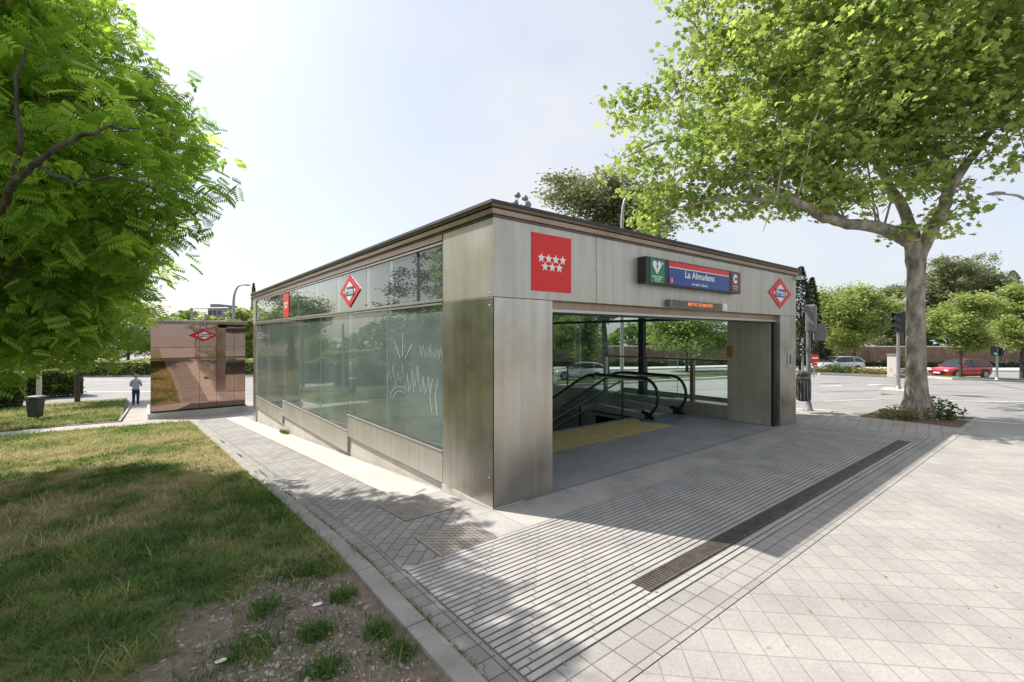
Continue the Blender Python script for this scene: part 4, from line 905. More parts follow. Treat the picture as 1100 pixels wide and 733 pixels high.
# boughs
mb = MB(); base = Vector((-5.9, 6.2, g(0, 6.2)-.05)); fork = Vector((-5.75, 6.0, 1.75))
limb(mb, [base, base+Vector((.02,0,.25)), (-5.82,6.1,.9), fork], .34, .22, 14, .01)
b1 = limb(mb, [fork, (-5.2,5.3,2.9), (-4.75,4.8,3.9), (-4.2,4.3,4.5), (-3.3,4.1,5.0)], .17, .03, 10, .02)
b2 = limb(mb, [fork, (-5.9,5.9,3.2), (-5.7,5.7,4.8), (-5.5,5.6,7.4)], .17, .04, 10, .02)
b3 = limb(mb, [fork, (-6.3,6.8,3.1), (-6.6,7.8,4.3), (-6.9,9.3,5.8)], .15, .03, 10, .02)
b4 = limb(mb, [(-5.9,5.9,3.0), (-6.1,4.6,4.4), (-6.0,2.6,5.6), (-5.4,.4,6.6)], .12, .03, 8, .02)
b5 = limb(mb, [(-4.75,4.8,3.9), (-4.4,4.6,3.75), (-3.9,4.2,3.9), (-3.2,4.0,4.1)], .07, .015, 8, .015)
b6 = limb(mb, [(-5.2,5.3,2.9), (-4.9,4.6,2.9), (-4.5,4.0,2.7)], .05, .012, 6, .015)
b7 = limb(mb, [fork, at(-60,330,5.9), at(-15,265,5.4), at(12,205,4.7), at(38,178,4.5), at(75,150,4.5), at(110,140,4.7), at(150,138,5.0)], .052, .010, 10, .03)
b8 = limb(mb, [at(12,205,4.7), at(25,150,4.55), at(18,95,4.6), at(30,40,4.8)], .03, .008, 8, .025)
b9 = limb(mb, [at(38,178,4.5), at(80,195,4.5), at(125,190,4.6), at(165,205,4.9)], .02, .006, 6, .025)
allb = b7+b8+b9+b1+b2+b3+b4+b5+b6
grow(mb, [tuple(p) for p in (b1+b2+b3+b4+b5+b6)[4:]], LN, r, 70, .018)
mb.build('trunk', M['bark_dark'], Tn)
P, v = lobepts(r, LN, 3900, 13, .17, .55)
dep = (P[:, 0]-CC.x)*CF.x+(P[:, 1]-CC.y)*CF.y; keep = (P[:, 2] > .9) & (dep > 4.3); P = P[keep]; v = v[keep]
scatter('crown', M['lf_near'], Tn, P, pin, pinf, r.uniform(.13, .27, len(P)), leafrot(r, len(P), .3, 1.0), v)
Ps, vs_ = lobepts(r, [LN[0], LN[8]], 26, 16, .05, .8)
scatter('seed_clusters', M['seed'], Tn, Ps, quadl, quadf, r.uniform(.03, .05, len(Ps)), rotm(r, len(Ps)), vs_)

# --- plane tree on the right
r = np.random.default_rng(5)
pb = gr(985, 11.4); Tp = thing('plane_tree', 'large plane tree with a pale mottled trunk at the plaza edge', 'tree', pb)
mb = MB()
tr = [pb+Vector((0,0,-.05)), at(985,440,11.4), at(984.5,425,11.4), at(984,400,11.4), at(983.5,340,11.4), at(984,300,11.4), at(985,268,11.4)]
rr = [.37, .30, .24, .205, .185, .178, .20]
mb.tube(tr, rr, 24)
for k in range(9):   # root flares
    a = k*.7; d = Vector((math.cos(a), math.sin(a), 0)); mb.tube([pb+d*(.42+.07*math.sin(k*2.3))+Vector((0,0,-.03)), pb+d*.29+Vector((0,0,.10)), pb+d*.17+Vector((0,0,.55))], [.04,.09,.07], 8)
F_ = at(985,272,11.4)
c1 = limb(mb, [at(984,285,11.4), at(978,262,11.3), at(962,252,11.2), at(935,243,11.1), at(905,240,11.0), at(880,232,10.8), at(870,222,10.6), at(850,215,10.4)], .19, .07, 12, .03)
c2 = limb(mb, [at(984,285,11.4), at(996,255,11.4), at(1012,225,11.4), at(1020,200,11.4), at(1012,170,11.5), at(990,145,11.7), at(975,110,11.8), at(970,60,11.6)], .165, .07, 12, .03)
c3 = limb(mb, [at(984,280,11.4), at(978,240,11.8), at(950,190,12.2), at(930,140,12.5), at(900,60,12.6), at(880,0,12.6)], .15, .05, 10, .03)
c4_ = limb(mb, [at(1019,205,11.4), at(1050,160,11.0), at(1085,110,10.6), at(1120,50,10.2)], .11, .04, 8, .02)
c5 = limb(mb, [at(905,240,11.0), at(860,190,11.5), at(800,160,12.0), at(720,150,12.5), at(670,170,12.6)], .10, .02, 8, .02)
c6 = limb(mb, [at(930,140,12.5), at(860,100,12.8), at(780,60,13), at(740,20,13)], .09, .02, 8, .02)
c7 = limb(mb, [at(870,222,10.6), at(820,215,11), at(770,215,11.5), at(720,225,12)], .07, .015, 8, .02)
def lo(px, py, t_, rp, k=1.0): p = at(px, py, t_); return (p.x, p.y, p.z, rp*t_/F0, rp*t_/F0*k)
LP = [lo(700,178,12.6,52,.9), lo(735,210,12.4,40,.7), lo(775,100,12.8,75), lo(775,205,12.2,45,.8), lo(850,70,12.4,95), lo(840,180,11.8,62,.75), lo(900,180,11.4,50,.9), lo(765,35,13,55), lo(950,60,11.6,95), lo(960,150,11.6,50,.9), lo(1040,60,10.8,95), lo(1085,130,10.6,60,.8), lo(1020,225,11.4,26,.9), lo(1035,180,11.2,45,.8), lo(880,-50,12,95), lo(1000,-70,11,120), lo(1120,10,10,100), lo(1150,120,9.6,60), lo(770,-40,13,60), lo(930,215,11.0,26,.6), lo(680,115,13,30), lo(1060,40,15,100), lo(950,20,16,110), lo(860,120,15,70), lo(820,222,11.2,34,.7), lo(790,160,11.5,60,.9), lo(870,205,10.8,34,.7), lo(905,205,10.6,34,.7), lo(700,240,12.3,30,.6), lo(925,110,10.6,70), lo(990,190,10.9,36,.8), lo(1010,120,10.6,60)]
grow(mb, [tuple(p) for p in (c1[10:]+c2[8:]+c3[6:]+c4_+c5+c6+c7)], LP, r, 80, .026)
mb.build('trunk', M['bark_plane'], Tp)
P, v = lobepts(r, LP, 2900, 19, .19, .45, 1)
scatter('crown', M['lf_plane'], Tp, P, maple, maplef, r.uniform(.09, .22, len(P)), leafrot(r, len(P), .45, .8), v)
# shoots on the trunk
P = np.array(at(972, 250, 11.1))+r.normal(size=(150,3))*np.array([.28,.28,.12])
scatter('trunk_shoots', M['lf_plane'], Tp, P, maple, maplef, r.uniform(.1, .18, len(P)), leafrot(r, len(P), .4, .6), r.random(len(P)))
def bush(name, label, cat, c, rx, rz, n, mat, leaf=.12, tmpl=quadl, seed=1, sub='foliage', group=None, hemi=True):
    r = np.random.default_rng(seed); c = Vector(c); t = thing(name, label, cat, c, group)
    d = r.normal(size=(n, 3)); d /= np.linalg.norm(d, axis=1)[:, None]; d[:, 2] = np.abs(d[:, 2]); rad = .5+.5*r.random(n)**.5
    P = d*rad[:, None]*np.array([rx, rx, rz])*(1+.25*np.sin(d[:, :1]*5+d[:, 1:2]*7))+np.array(c)
    scatter(sub, M[mat], t, P, tmpl, quadf, r.uniform(.6, 1.3, n)*leaf, leafrot(r, n, .1, .9), r.random(n))
    mb = MB()
    for k in range(7):
        a = r.uniform(0, 6.28); mb.tube([c, c+Vector((math.cos(a)*rx*.5, math.sin(a)*rx*.5, rz*.7))], [.02, .006], 5)
    mb.build('stems', M['bark_dark'], t); return t
bush('shrub', 'green suckers growing at the right foot of the plane trunk', 'shrub', gr(1004, 11.3), .5, .45, 700, 'lf_shrub', .10, seed=21)
bush('shrub', 'reddish green weeds at the left foot of the plane trunk', 'shrub', gr(966, 11.2), .42, .28, 500, 'lf_dry', .09, seed=22)
# tree pit border
p = pb; tag(MB().box(p.x-1.0, p.x+1.0, p.y-.9, p.y+.9, .0, .006).build('tree_pit', plain('pit_soil', (.14,.09,.06), .95, var=.4, scale=12, bump=.5)), kind='structure')

def tree(name, label, px, t_, pytop, w, mat, crown='round', seed=0, dens=1.0, leaf=None, trunkr=.18, clear=.3, group=None, bark='bark_dark', lean=0):
    """far tree: top at pixel height pytop for distance t_, w = crown width in metres"""
    r = np.random.default_rng(seed+100); p = gr(px, t_); top = 2+(HY-pytop)/F0*t_; H = top-p.z
    T = thing(name, label, 'tree', p, group); leaf = leaf or t_*.0065
    z0 = p.z+H*clear; mid = (z0+top)/2; rz = (top-z0)/2; lob = []
    if crown == 'cypress':
        n = int(4500*dens); s = r.random(n); z = p.z+.3+(H-.3)*s; rad = w/2*np.minimum(1, 3*s+.3)*(1-s)**.55*np.sqrt(.3+.7*r.random(n)); a = r.uniform(0, 6.283, n)
        P = np.stack([p.x+rad*np.cos(a), p.y+rad*np.sin(a), z], -1); P += r.normal(size=P.shape)*.06; v = r.random(n)
    else:
        k = {'round': 14, 'wide': 16, 'pine': 34}[crown]
        for i in range(k):
            a = r.uniform(0, 6.283); q = r.uniform(.15, .85)*w/2; zz = mid+r.uniform(-.75, .8)*rz; lim = math.sqrt(max(.15, 1-((zz-mid)/rz)**2)); s = w/2*r.uniform(.2, .42)
            lob.append((p.x+math.cos(a)*q*lim+lean, p.y+math.sin(a)*q*lim, zz, s, min(s*.75, rz*.5)))
        lob.append((p.x, p.y, mid, w*.22, rz*.6))
        P, v = lobepts(r, lob, int(380*dens), 30, .05*w if crown != 'pine' else .032*w, .45)
        P = P[P[:, 2] > p.z+.25*H*clear]; v = v[:len(P)]
    R = leafrot(r, len(P), .1, .9)
    scatter('crown', M[mat], T, P, quadl if crown != 'pine' else quadl, quadf, r.uniform(.6, 1.3, len(P))*leaf, R, v)
    mb = MB(); fk = Vector((p.x+lean*.5, p.y, p.z+H*max(clear, .2))); limb(mb, [p-Vector((0,0,.1)), p.lerp(fk, .5), fk, Vector((p.x+lean, p.y, mid))], trunkr, trunkr*.5, 10, .01)
    if lob: grow(mb, [tuple(fk), (p.x+lean, p.y, mid)], lob, r, 14, trunkr*.35)
    mb.build('trunk', M[bark], T); return T
rowg = None
tree('street_tree', 'light green street tree behind the white car', 918, 48, 303, 9.0, 'lf_light', 'wide', 1, 1.6, clear=.22)
tree('street_tree', 'light green street tree in front of the red car', 1032, 35.5, 318, 5.8, 'lf_light', 'wide', 2, 1.3, clear=.27, trunkr=.12)
tree('street_tree', 'light green street tree at the right edge of the photo', 1098, 40, 300, 6.0, 'lf_light', 'wide', 3, 1.2, clear=.3)
tree('street_tree', 'light green street tree seen through the near half of the street window', 738, 48, 332, 10.5, 'lf_light', 'wide', 4, 1.4, clear=.25)
tree('street_tree', 'light green street tree seen through the far half of the street window', 622, 50, 335, 8, 'lf_light', 'wide', 5, 1.2, clear=.2)
tree('dark_street_tree', 'dark leaning tree seen through the street window left of the blue column', 652, 44, 300, 6, 'lf_mid', 'wide', 6, 1.0, clear=.5, trunkr=.32, lean=-.8)
tree('pine_tree', 'broad dark pine whose crown rises above the roof', 648, 42, 186, 13, 'lf_pine', 'pine', 27, 4.0, clear=.35, leaf=.34)
tree('pine_tree', 'pine with layered crown right of the plane trunk', 1018, 72, 272, 11, 'lf_pine', 'pine', 8, 2.2, clear=.12, leaf=.36)
tree('pine_tree', 'taller pine with layered crown above the red car', 1050, 74, 274, 12, 'lf_pine', 'pine', 9, 2.2, clear=.12, leaf=.36)
tree('pine_tree', 'small dark pine behind the street trees, left of the plane trunk', 950, 70, 303, 9, 'lf_pine', 'pine', 10, 1.2, clear=.1, leaf=.36)
tree('pine_tree', 'pointed dark conifer at the right of the pine group', 1088, 80, 291, 7, 'lf_pine', 'cypress', 16, 1.0, leaf=.36)
tree('garden_tree', 'pale bushy tree filling the gap above the kiosk roof', 225, 70, 338, 9, 'lf_light', 'round', 41, 1.2, clear=.05)
tree('cypress_tree', 'dark cypress just right of the fascia end', 860, 45, 287, 3.2, 'lf_dark', 'cypress', 11, 1.3, leaf=.25)
tree('cypress_tree', 'second dark cypress behind the grey signal heads', 872, 47, 299, 2.6, 'lf_dark', 'cypress', 12, 1.0, leaf=.25)
tree('cypress_tree', 'thin dark cypress between the street trees and the cypress pair', 884, 60, 315, 3, 'lf_dark', 'cypress', 13, 1.0, leaf=.3)
tree('cypress_tree', 'slender far cypress beyond the left end of the building', 272.5, 100, 304, 2.0, 'lf_dark', 'cypress', 14, .6, leaf=.35)
tree('garden_tree', 'pale green tree between kiosk and building', 264, 55, 326, 5.0, 'lf_light', 'round', 15, 1.0, clear=.1)
tree('park_tree', 'small tree with a dark trunk beyond the grass bin', 83, 27.3, 292, 6.5, 'lf_mid', 'wide', 17, 1.4, clear=.42, trunkr=.14)
tree('park_tree', 'bright bushy tree beyond the road, right of the dark trunk', 138, 52, 318, 10, 'lf_light', 'wide', 18, 1.5, clear=.08)
tree('park_tree', 'low wide tree filling the gap left of the bronze kiosk', 100, 60, 325, 13, 'lf_mid', 'wide', 23, 1.6, clear=.03)
tree('park_tree', 'bushy tree beyond the road at the left edge', 20, 48, 310, 9, 'lf_light', 'wide', 19, 1.3, clear=.1)
tree('park_tree', 'leafy tree behind the bronze kiosk', 200, 60, 345, 8, 'lf_mid', 'wide', 20, 1.0, clear=.05)
# far trees behind wall
far = MB(); r = np.random.default_rng(77)
n = 30000; ang = r.uniform(R_(-75), R_(225), n); rad = r.uniform(88, 104, n); hh = 6.5+2.2*np.sin(ang*9)+1.8*np.sin(ang*23+1)+1.2*np.sin(ang*51)
z = -1.9+hh*np.sqrt(r.random(n)); P = np.stack([CC.x+rad*np.cos(ang), CC.y+rad*np.sin(ang), z], -1)
o = scatter('distant_trees', M['lf_mid'], None, P, quadl, quadf, r.uniform(.9, 2.2, n), leafrot(r, n, .1, 1.0), r.random(n)); tag(o, 'band of distant trees closing the view beyond the walls', 'trees', kind='stuff')
# unseen trees left and behind, added for reflections in glass and steel
def wtree(name, label, x, y, H, w, mat, crown, seed, clear=.2, dens=1.0, leaf=.2):
    r = np.random.default_rng(seed); p = Vector((x, y, g(x, y))); T = thing(name, label, 'tree', p); top = p.z+H; z0 = p.z+H*clear; mid = (z0+top)/2; rz = (top-z0)/2; lob = []
    if crown == 'cedar':
        for i in range(9):
            zz = z0+(top-z0)*(i+.5)/9; ww = w/2*(1-.75*(i/8))
            for k in range(5): a = r.uniform(0, 6.28); lob.append((x+math.cos(a)*ww*.55, y+math.sin(a)*ww*.55, zz, ww*.45, .35))
    else:
        for i in range(14): a = r.uniform(0, 6.283); q = r.uniform(.1, .7)*w/2; zz = mid+r.uniform(-.6, .6)*rz; lob.append((x+math.cos(a)*q, y+math.sin(a)*q, zz, w*.2, w*.16))
    P, v = lobepts(r, lob, int(220*dens), 26, .035*w, .4); scatter('crown', M[mat], T, P, quadl, quadf, r.uniform(.6, 1.3, len(P))*leaf, leafrot(r, len(P), .1, .7), v)
    mb = MB(); limb(mb, [p, p.lerp(Vector((x, y, mid)), .6), Vector((x, y, top-.5))], .25, .05, 8); mb.build('trunk', M['bark_dark'], T)
wtree('cedar_tree', 'dark layered cedar left of the lawn, mirrored in the upper side windows', -11.0, 23.5, 11.5, 8, 'lf_dark', 'cedar', 51, .15, 1.5, .22)
wtree('lawn_tree', 'round green tree far left of the lawn beyond the cedar', -19, 36, 7, 9, 'lf_mid', 'round', 52)
wtree('lawn_tree', 'round green tree at the left end of the lawn', -21, 14, 8, 9, 'lf_mid', 'round', 53)
wtree('lawn_tree', 'round green tree on the lawn behind the viewer', -14, -14, 8, 8, 'lf_mid', 'round', 54)
wtree('lawn_tree', 'tall green tree behind the viewer at the plaza end', 3, -26, 9, 9, 'lf_mid', 'round', 55)

# ------------------------------------------------------------------ hedges
def hedge(name, label, pts, w, h, n, mat, leaf, seed):
    r = np.random.default_rng(seed); a0 = Vector((pts[0][0], pts[0][1], 0)); P = []; L_ = [((Vector((*b, 0))-Vector((*a, 0))).length) for a, b in zip(pts[:-1], pts[1:])]
    for (a, b), l in zip(zip(pts[:-1], pts[1:]), L_):
        m_ = int(n*l/sum(L_)); a = np.array(a); b = np.array(b); d = (b-a)/l; s = np.array([-d[1], d[0]]); u = r.random(m_); q = a+(b-a)*u[:, None]
        face = r.random(m_); off = np.where(face < .45, -1, np.where(face < .6, 1, r.uniform(-1, 1, m_)))*w/2; zz = np.where(face < .6, r.random(m_)*h, h-.1*r.random(m_))
        hb = 1+.10*np.sin(u*l*1.7)+.06*np.sin(u*l*4.3); q = q+s*(off*(1+.15*np.sin(u*l*3)))[:, None]+r.normal(size=(m_, 2))*.06
        gz = np.array([g(x, y) for x, y in q]); P.append(np.stack([q[:, 0], q[:, 1], gz+zz*hb], -1))
    P = np.concatenate(P); c = Vector(P.mean(0)); t = thing(name, label, 'hedge', Vector((c.x, c.y, g(c.x, c.y))))
    scatter('foliage', M[mat], t, P, quadl, quadf, r.uniform(.6, 1.3, len(P))*leaf, leafrot(r, len(P), .1, .9), r.random(len(P)))
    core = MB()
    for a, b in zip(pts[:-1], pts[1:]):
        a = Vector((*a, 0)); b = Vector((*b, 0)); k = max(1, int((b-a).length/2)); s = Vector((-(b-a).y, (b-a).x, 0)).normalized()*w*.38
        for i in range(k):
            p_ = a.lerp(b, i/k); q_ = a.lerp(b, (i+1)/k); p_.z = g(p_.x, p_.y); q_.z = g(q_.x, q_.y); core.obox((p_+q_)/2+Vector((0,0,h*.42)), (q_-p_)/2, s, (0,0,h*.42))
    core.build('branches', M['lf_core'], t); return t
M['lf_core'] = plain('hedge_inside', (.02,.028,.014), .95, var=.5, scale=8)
def gx(px, t_): p = gr(px, t_); return (p.x, p.y)
hedge('hedge', 'tall dark hedge behind the grass bin at the left', [(-24,25), (-12,30.5), (-8.9,33.2)], 2.0, 1.9, 9000, 'lf_shrub', .22, 31)
hedge('hedge', 'clipped hedge with a sunny top ending right of the dark trunk', [(-14,38), (-6.4,38.6)], 1.6, 1.75, 6000, 'lf_mid', .2, 32)
hedge('hedge', 'long low yellow green hedge beyond the left road', [gx(-250, 47), gx(100, 46), gx(300, 47)], 1.4, 1.45, 12000, 'lf_light', .25, 33)
hedge('hedge', 'low dark leafy band along the foot of the brick wall', [gx(560, 58.5), gx(820, 58), gx(1250, 56)], 1.0, .75, 9000, 'lf_dark', .3, 34)  # leafy strip fills the dark band in front of the wall

# ------------------------------------------------------------------ far side of the road: kerbs, island beds, wall
def strip(name, pts, w, h, mat, n=8, kind='structure'):
    mb = MB()
    for a, b in zip(pts[:-1], pts[1:]):
        a = Vector((*a, 0)); b = Vector((*b, 0)); s = Vector((-(b-a).y, (b-a).x, 0)).normalized()*w/2
        for i in range(n):
            p_ = a.lerp(b, i/n); q_ = a.lerp(b, (i+1)/n); v = []
            for z in (-.5, h):
                for q in (p_-s, q_-s, q_+s, p_+s): v.append((q.x, q.y, g(q.x, q.y)-.12+z))
            mb.add(v, [(0,3,2,1),(4,5,6,7),(0,1,5,4),(1,2,6,5),(2,3,7,6),(3,0,4,7)])
    return tag(mb.build(name, M[mat]), kind=kind)
M['earth'] = plain('planted_earth', (.30,.24,.15), .95, var=.35, scale=2, bump=.4)
M['verge'] = plain('verge_grass', (.09,.15,.035), .95, var=.35, scale=3, bump=.5)
strip('median_kerb', [gx(866, 35.3), gx(962, 35.0)], 3.4, .14, 'kerb_light'); strip('median_bed', [gx(869, 35.4), gx(958, 35.1)], 3.0, .19, 'earth')
strip('median_kerb_right', [gx(1000, 35.2), gx(1300, 35)], 3.4, .14, 'kerb_light'); strip('median_bed_right', [gx(1010, 35.4), gx(1300, 35.2)], 2.9, .19, 'verge')
strip('verge_kerb', [gx(540, 34), gx(845, 34.6)], 4.6, .14, 'kerb_light', 12); strip('verge', [gx(541, 34.2), gx(843, 34.8)], 3.4, .2, 'verge', 12)
strip('far_sidewalk', [gx(300, 57), gx(820, 56), gx(1400, 53)], 6.0, .16, 'kerb_light', 14)
strip('left_median', [gx(-300, 46.5), gx(330, 47)], 2.6, .16, 'kerb_light', 14)
strip('far_left_walk', [gx(-400, 66), gx(360, 66)], 8, .16, 'kerb_light', 14)
for px, t_, s, m_, lab in ((893, 34.6, .9, 'lf_shrub', 'green shrub in the planted island before the white car'), (905, 34.9, .9, 'lf_shrub', 'darker green shrub in the middle of the planted island'), (880, 34.5, .7, 'lf_dry', 'dry straw plants at the left end of the island'), (919, 34.6, .8, 'lf_dry', 'dry straw plants right of the green island shrubs'), (930, 34.5, .8, 'lf_dry', 'second dry clump towards the right of the island'), (944, 34.6, .9, 'lf_dry', 'dry brown clump at the right end of the island'), (955, 34.8, .5, 'lf_dry', 'smallest dry clump beside the signal pole')):
    p = gr(px, t_); p.z += .06; bush('shrub', lab, 'shrub', p, s, .75*s if m_ == 'lf_shrub' else .55*s, 500, m_, .16, seed=int(px))
p = gr(974, 33); p.z += 0; bush('shrub', 'rounded green shrub between island signal and plane trunk', 'shrub', p, .9, 1.5, 700, 'lf_shrub', .16, seed=3)
# utility cabinet beside the island light
p = gr(960, 33.3); t = thing('utility_cabinet', 'grey roadside cabinet on the island', 'cabinet', p)
MB().box(p.x-.35, p.x+.35, p.y-.3, p.y+.3, p.z-.1, p.z+1.5).build('body', M['brickcap'], t, .03); MB().box(p.x-.4, p.x+.4, p.y-.35, p.y+.35, p.z+1.5, p.z+1.58).build('lid', M['greypaint'], t, .01); MB().obox((p.x,p.y,p.z+.75), -CF*.46, CR*.01, (0,0,.6)).build('door_seam', M['greypaint'], t)
# brick wall
t = thing('brick_wall', 'long brown brick wall with a pale coping beyond the road', 'wall', gr(900, 61))
wp = [gx(470, 63), gx(820, 61), gx(1400, 57)]
for a, b in zip(wp[:-1], wp[1:]):
    a = Vector((*a, 0)); b = Vector((*b, 0)); s = Vector((-(b-a).y, (b-a).x, 0)).normalized(); m_ = (a+b)/2; h = (b-a)/2
    L_ = (b-a).length; me = MB().obox((0,0,0), (L_/2-.01,0,0), (0,.2,0), (0,0,1.25)).build('wall_section', M['brick']); me.parent = t; me.location = m_+Vector((0,0,-.7))-wl(t); me.rotation_euler.z = math.atan2(h.y, h.x)
    MB().obox(m_+Vector((0,0,.62)), h, s*.28, (0,0,.065)).build('coping', M['brickcap'], t)
    k = int(L_/5)
    for i in range(k): MB().obox(a.lerp(b, (i+.5)/k)-s*.0+Vector((0,0,-.72)), h.normalized()*.25, s*.27, (0,0,1.26)).build('pier', M['brick'], t)
for m_ in (M['brick'],):   # vertical mapping for the wall bricks
    tc = [n_ for n_ in m_.node_tree.nodes if n_.type == 'MAPPING'][0]; tc.inputs['Rotation'].default_value = (R_(90), 0, 0)
# road paint
def paint(name, a, b, w):
    a = Vector((*a, 0)); b = Vector((*b, 0)); s = Vector((-(b-a).y, (b-a).x, 0)).normalized()*w/2; n = max(1, int((b-a).length/2)); mb = MB()
    for i in range(n):
        p_ = a.lerp(b, i/n); q_ = a.lerp(b, (i+1)/n); mb.add([(q.x, q.y, g(q.x, q.y)-.12+.012) for q in (p_-s, q_-s, q_+s, p_+s)], [(0,1,2,3)])
    return mb
tp_ = MB()
for a, b in ((gx(880, 19), gx(1180, 17.5)), (gx(1000, 24), gx(1100, 31)), (gx(880, 29), gx(1000, 26.5)), (gx(1120, 19), gx(1060, 30)), (gx(90, 36), gx(160, 41))):
    q = paint('', a, b, .07); tp_.add([(x, y, z-.004) for x, y, z in q.v], q.f)
tag(tp_.build('tar_seams', plain('tar_seam', (.07,.07,.07), .7)), kind='structure')
mk = MB()
for a, b, w in [(gx(880, 22), gx(1010, 21.5), .3), (gx(1030, 21.5), gx(1200, 21), .3), (gx(985, 27), gx(1250, 26), .12), (gx(885,15.6), gx(950,15.5), .12), (gx(1010,15), gx(1180,14.6), .12), (gx(870,43), gx(1300,43), .12), (gx(-60,35), gx(60,35), .12), (gx(100,38.5), gx(280,39), .15), (gx(560,27), gx(830,27), .12), (gx(90,33), gx(170,33.4), .35), (gx(80,42), gx(180,42), .3)]:
    q = paint('', a, b, w); mk.add(q.v, q.f)
tag(mk.build('road_markings', M['paint']), kind='structure')

# ------------------------------------------------------------------ cars
def car(label, paint_, suv=False):
    t = thing('car', label, 'car', (0,0,0)); L_ = 4.45; hw = .90; H = 1.60 if suv else 1.48; gc = .2 if suv else .17
    # x, half width, z bottom, z belt/top
    sec = [(-2.22,.70,.36,.62),(-2.12,.82,.24,.74),(-1.75,.88,gc,.86),(-1.2,.90,gc,.93),(-.8,.90,gc,.98),(0,.90,gc,1.0),(.9,.90,gc,1.02),(1.6,.89,gc,1.04),(2.0,.86,.24,1.03),(2.18,.80,.32,.95),(2.23,.72,.42,.85)]
    vs_ = []; m_ = MB()
    for x, w, zb, zt in sec:
        for (fy, fz) in ((-.80,0),(-.97,.12),(-1,.45),(-.985,.75),(-.90,.97),(-.6,1.0),(.6,1.0),(.90,.97),(.985,.75),(1,.45),(.97,.12),(.80,0)): vs_.append((x, w*fy, zb+(zt-zb)*fz))
    k = 12; n = len(sec)
    m_.add(vs_, [(i*k+j, i*k+(j+1) % k, (i+1)*k+(j+1) % k, (i+1)*k+j) for i in range(n-1) for j in range(k)]+[tuple(range(k)), tuple(range((n-1)*k, n*k))[::-1]], True)
    m_.build('body', paint_, t)
    gsec = [(-1.0,.80,1.0,.80),(-.25,.66,H-.06,.80),(.3,.67,H,.81),(1.2,.66,H-.03,.80),(1.75,.62,H-.12,.78),(2.12,.70,1.02,.76)]
    # cabin shell (glass) and roof
    gl = MB(); pts = []
    xs_ = [(-1.02,-.18),(-.2,.0),(.3,.3),(1.2,1.25),(1.95,1.7),(2.1,1.8)]
    low = [(-1.05,.80),(2.12,.76)]
    prof = [(-1.05,.97),(-.28,H-.07),(.15,H-.01),(1.0,H-.02),(1.62,H-.09),(1.78,H-.16),(2.12,1.02)]
    def wz(z): return .83-(z-.95)*.33
    v = [(x, -wz(z), z) for x, z in prof]+[(x, wz(z), z) for x, z in prof]; q = len(prof)
    gl.add(v, [tuple(range(q)), tuple(range(q, 2*q))[::-1]]+[(i, i+q, i+1+q, i+1) for i in range(q-1)]); gl.build('windows', M['carglass'], t)
    rf = MB(); pr = [(-.27,H-.065),(.15,H+.0),(1.0,H-.01),(1.62,H-.08),(1.8,H-.15)]; v = [(x, -wz(z)-.012, z+.012) for x, z in pr]+[(x, wz(z)+.012, z+.012) for x, z in pr]+[(x, -wz(z)-.012, z-.04) for x, z in pr]+[(x, wz(z)+.012, z-.04) for x, z in pr]; q = 5
    rf.add(v, [(i, i+1, i+1+q, i+q) for i in range(q-1)]+[(i+2*q, i+1+2*q, i+1, i) for i in range(q-1)]+[(i+q, i+1+q, i+1+3*q, i+3*q) for i in range(q-1)]+[(q-1,2*q-1,4*q-1,3*q-1),(0,2*q,3*q,q)], True); rf.build('roof', paint_, t)
    for s in (-1, 1):
        for (a, b, w) in (((-1.06,.97),(-.28,H-.06),.05), ((.22,.99),(.25,H-.02),.05), ((1.12,1.0),(1.15,H-.03),.05), ((2.1,1.0),(1.66,H-.1),.12)):
            A = Vector((a[0], s*(wz(a[1])+.004), a[1])); Bv = Vector((b[0], s*(wz(b[1])+.004), b[1])); MB().add([A, A+Vector((w,0,0)), Bv+Vector((w,0,0)), Bv, A+Vector((0,s*.014,0)), A+Vector((w,s*.014,0)), Bv+Vector((w,s*.014,0)), Bv+Vector((0,s*.014,0))], [(0,1,2,3),(4,7,6,5),(0,4,5,1),(3,2,6,7),(0,3,7,4),(1,5,6,2)]).build('window_pillar', paint_ if w > .06 or abs(a[0]) > 1.05 else M['black'], t)
        MB().obox((-.78, s*.98, 1.02), (.07,0,0), (0,.09,0), (0,0,.06)).build('mirror', paint_, t, .02)
        for wx in (-1.35, 1.38):
            R0 = .36 if suv else .32; c = Vector((wx, s*.70, R0-.0)); ty = MB().lathe(c, [(R0*.9,-.02),(R0,.02),(R0,.20),(R0*.9,.235)], 22, (0,s,0)).build('tyre', M['black'], t)
            MB().lathe(c+Vector((0,s*.237,0)), [(R0*.64,0),(R0*.60,.008)], 20, (0,s,0)).build('rim', M['rim'], ty)
            ar = MB(); P_ = []
            for j in range(13):
                a = math.pi*j/12*1.1-.16; P_ += [(wx+math.cos(a)*(R0+.07), s*.915, R0+math.sin(a)*(R0+.07)), (wx+math.cos(a)*(R0-.01), s*.918, R0+math.sin(a)*(R0-.01))]
            ar.add(P_, [(2*j, 2*j+2, 2*j+3, 2*j+1) for j in range(12)]).build('wheel_arch', M['black'], t)
        MB().obox((-2.10, s*.64, .68), (.08,0,0), (0,.15,0), (0,0,.07)).build('headlight', M['lamp'], t, .02)
        MB().obox((2.14, s*.66, .85), (.05,0,0), (0,.13,0), (0,0,.09)).build('tail_light', M['lens_red'], t, .02)
        MB().box(-.95, 1.0, s*.905-.006, s*.905+.006, gc+.02, gc+.12).build('side_skirt', M['black'], t)
        MB().box(-.05, .1, s*.90-.012, s*.90+.012, .86, .89).box(.95, 1.1, s*.90-.012, s*.90+.012, .87, .90).build('door_handle', M['alu'], t)
        MB().box(.24, .25, s*.903-.004, s*.903+.004, .3, .96).box(1.1, 1.11, s*.903-.004, s*.903+.004, .5, .96).build('door_seam', M['black'], t)
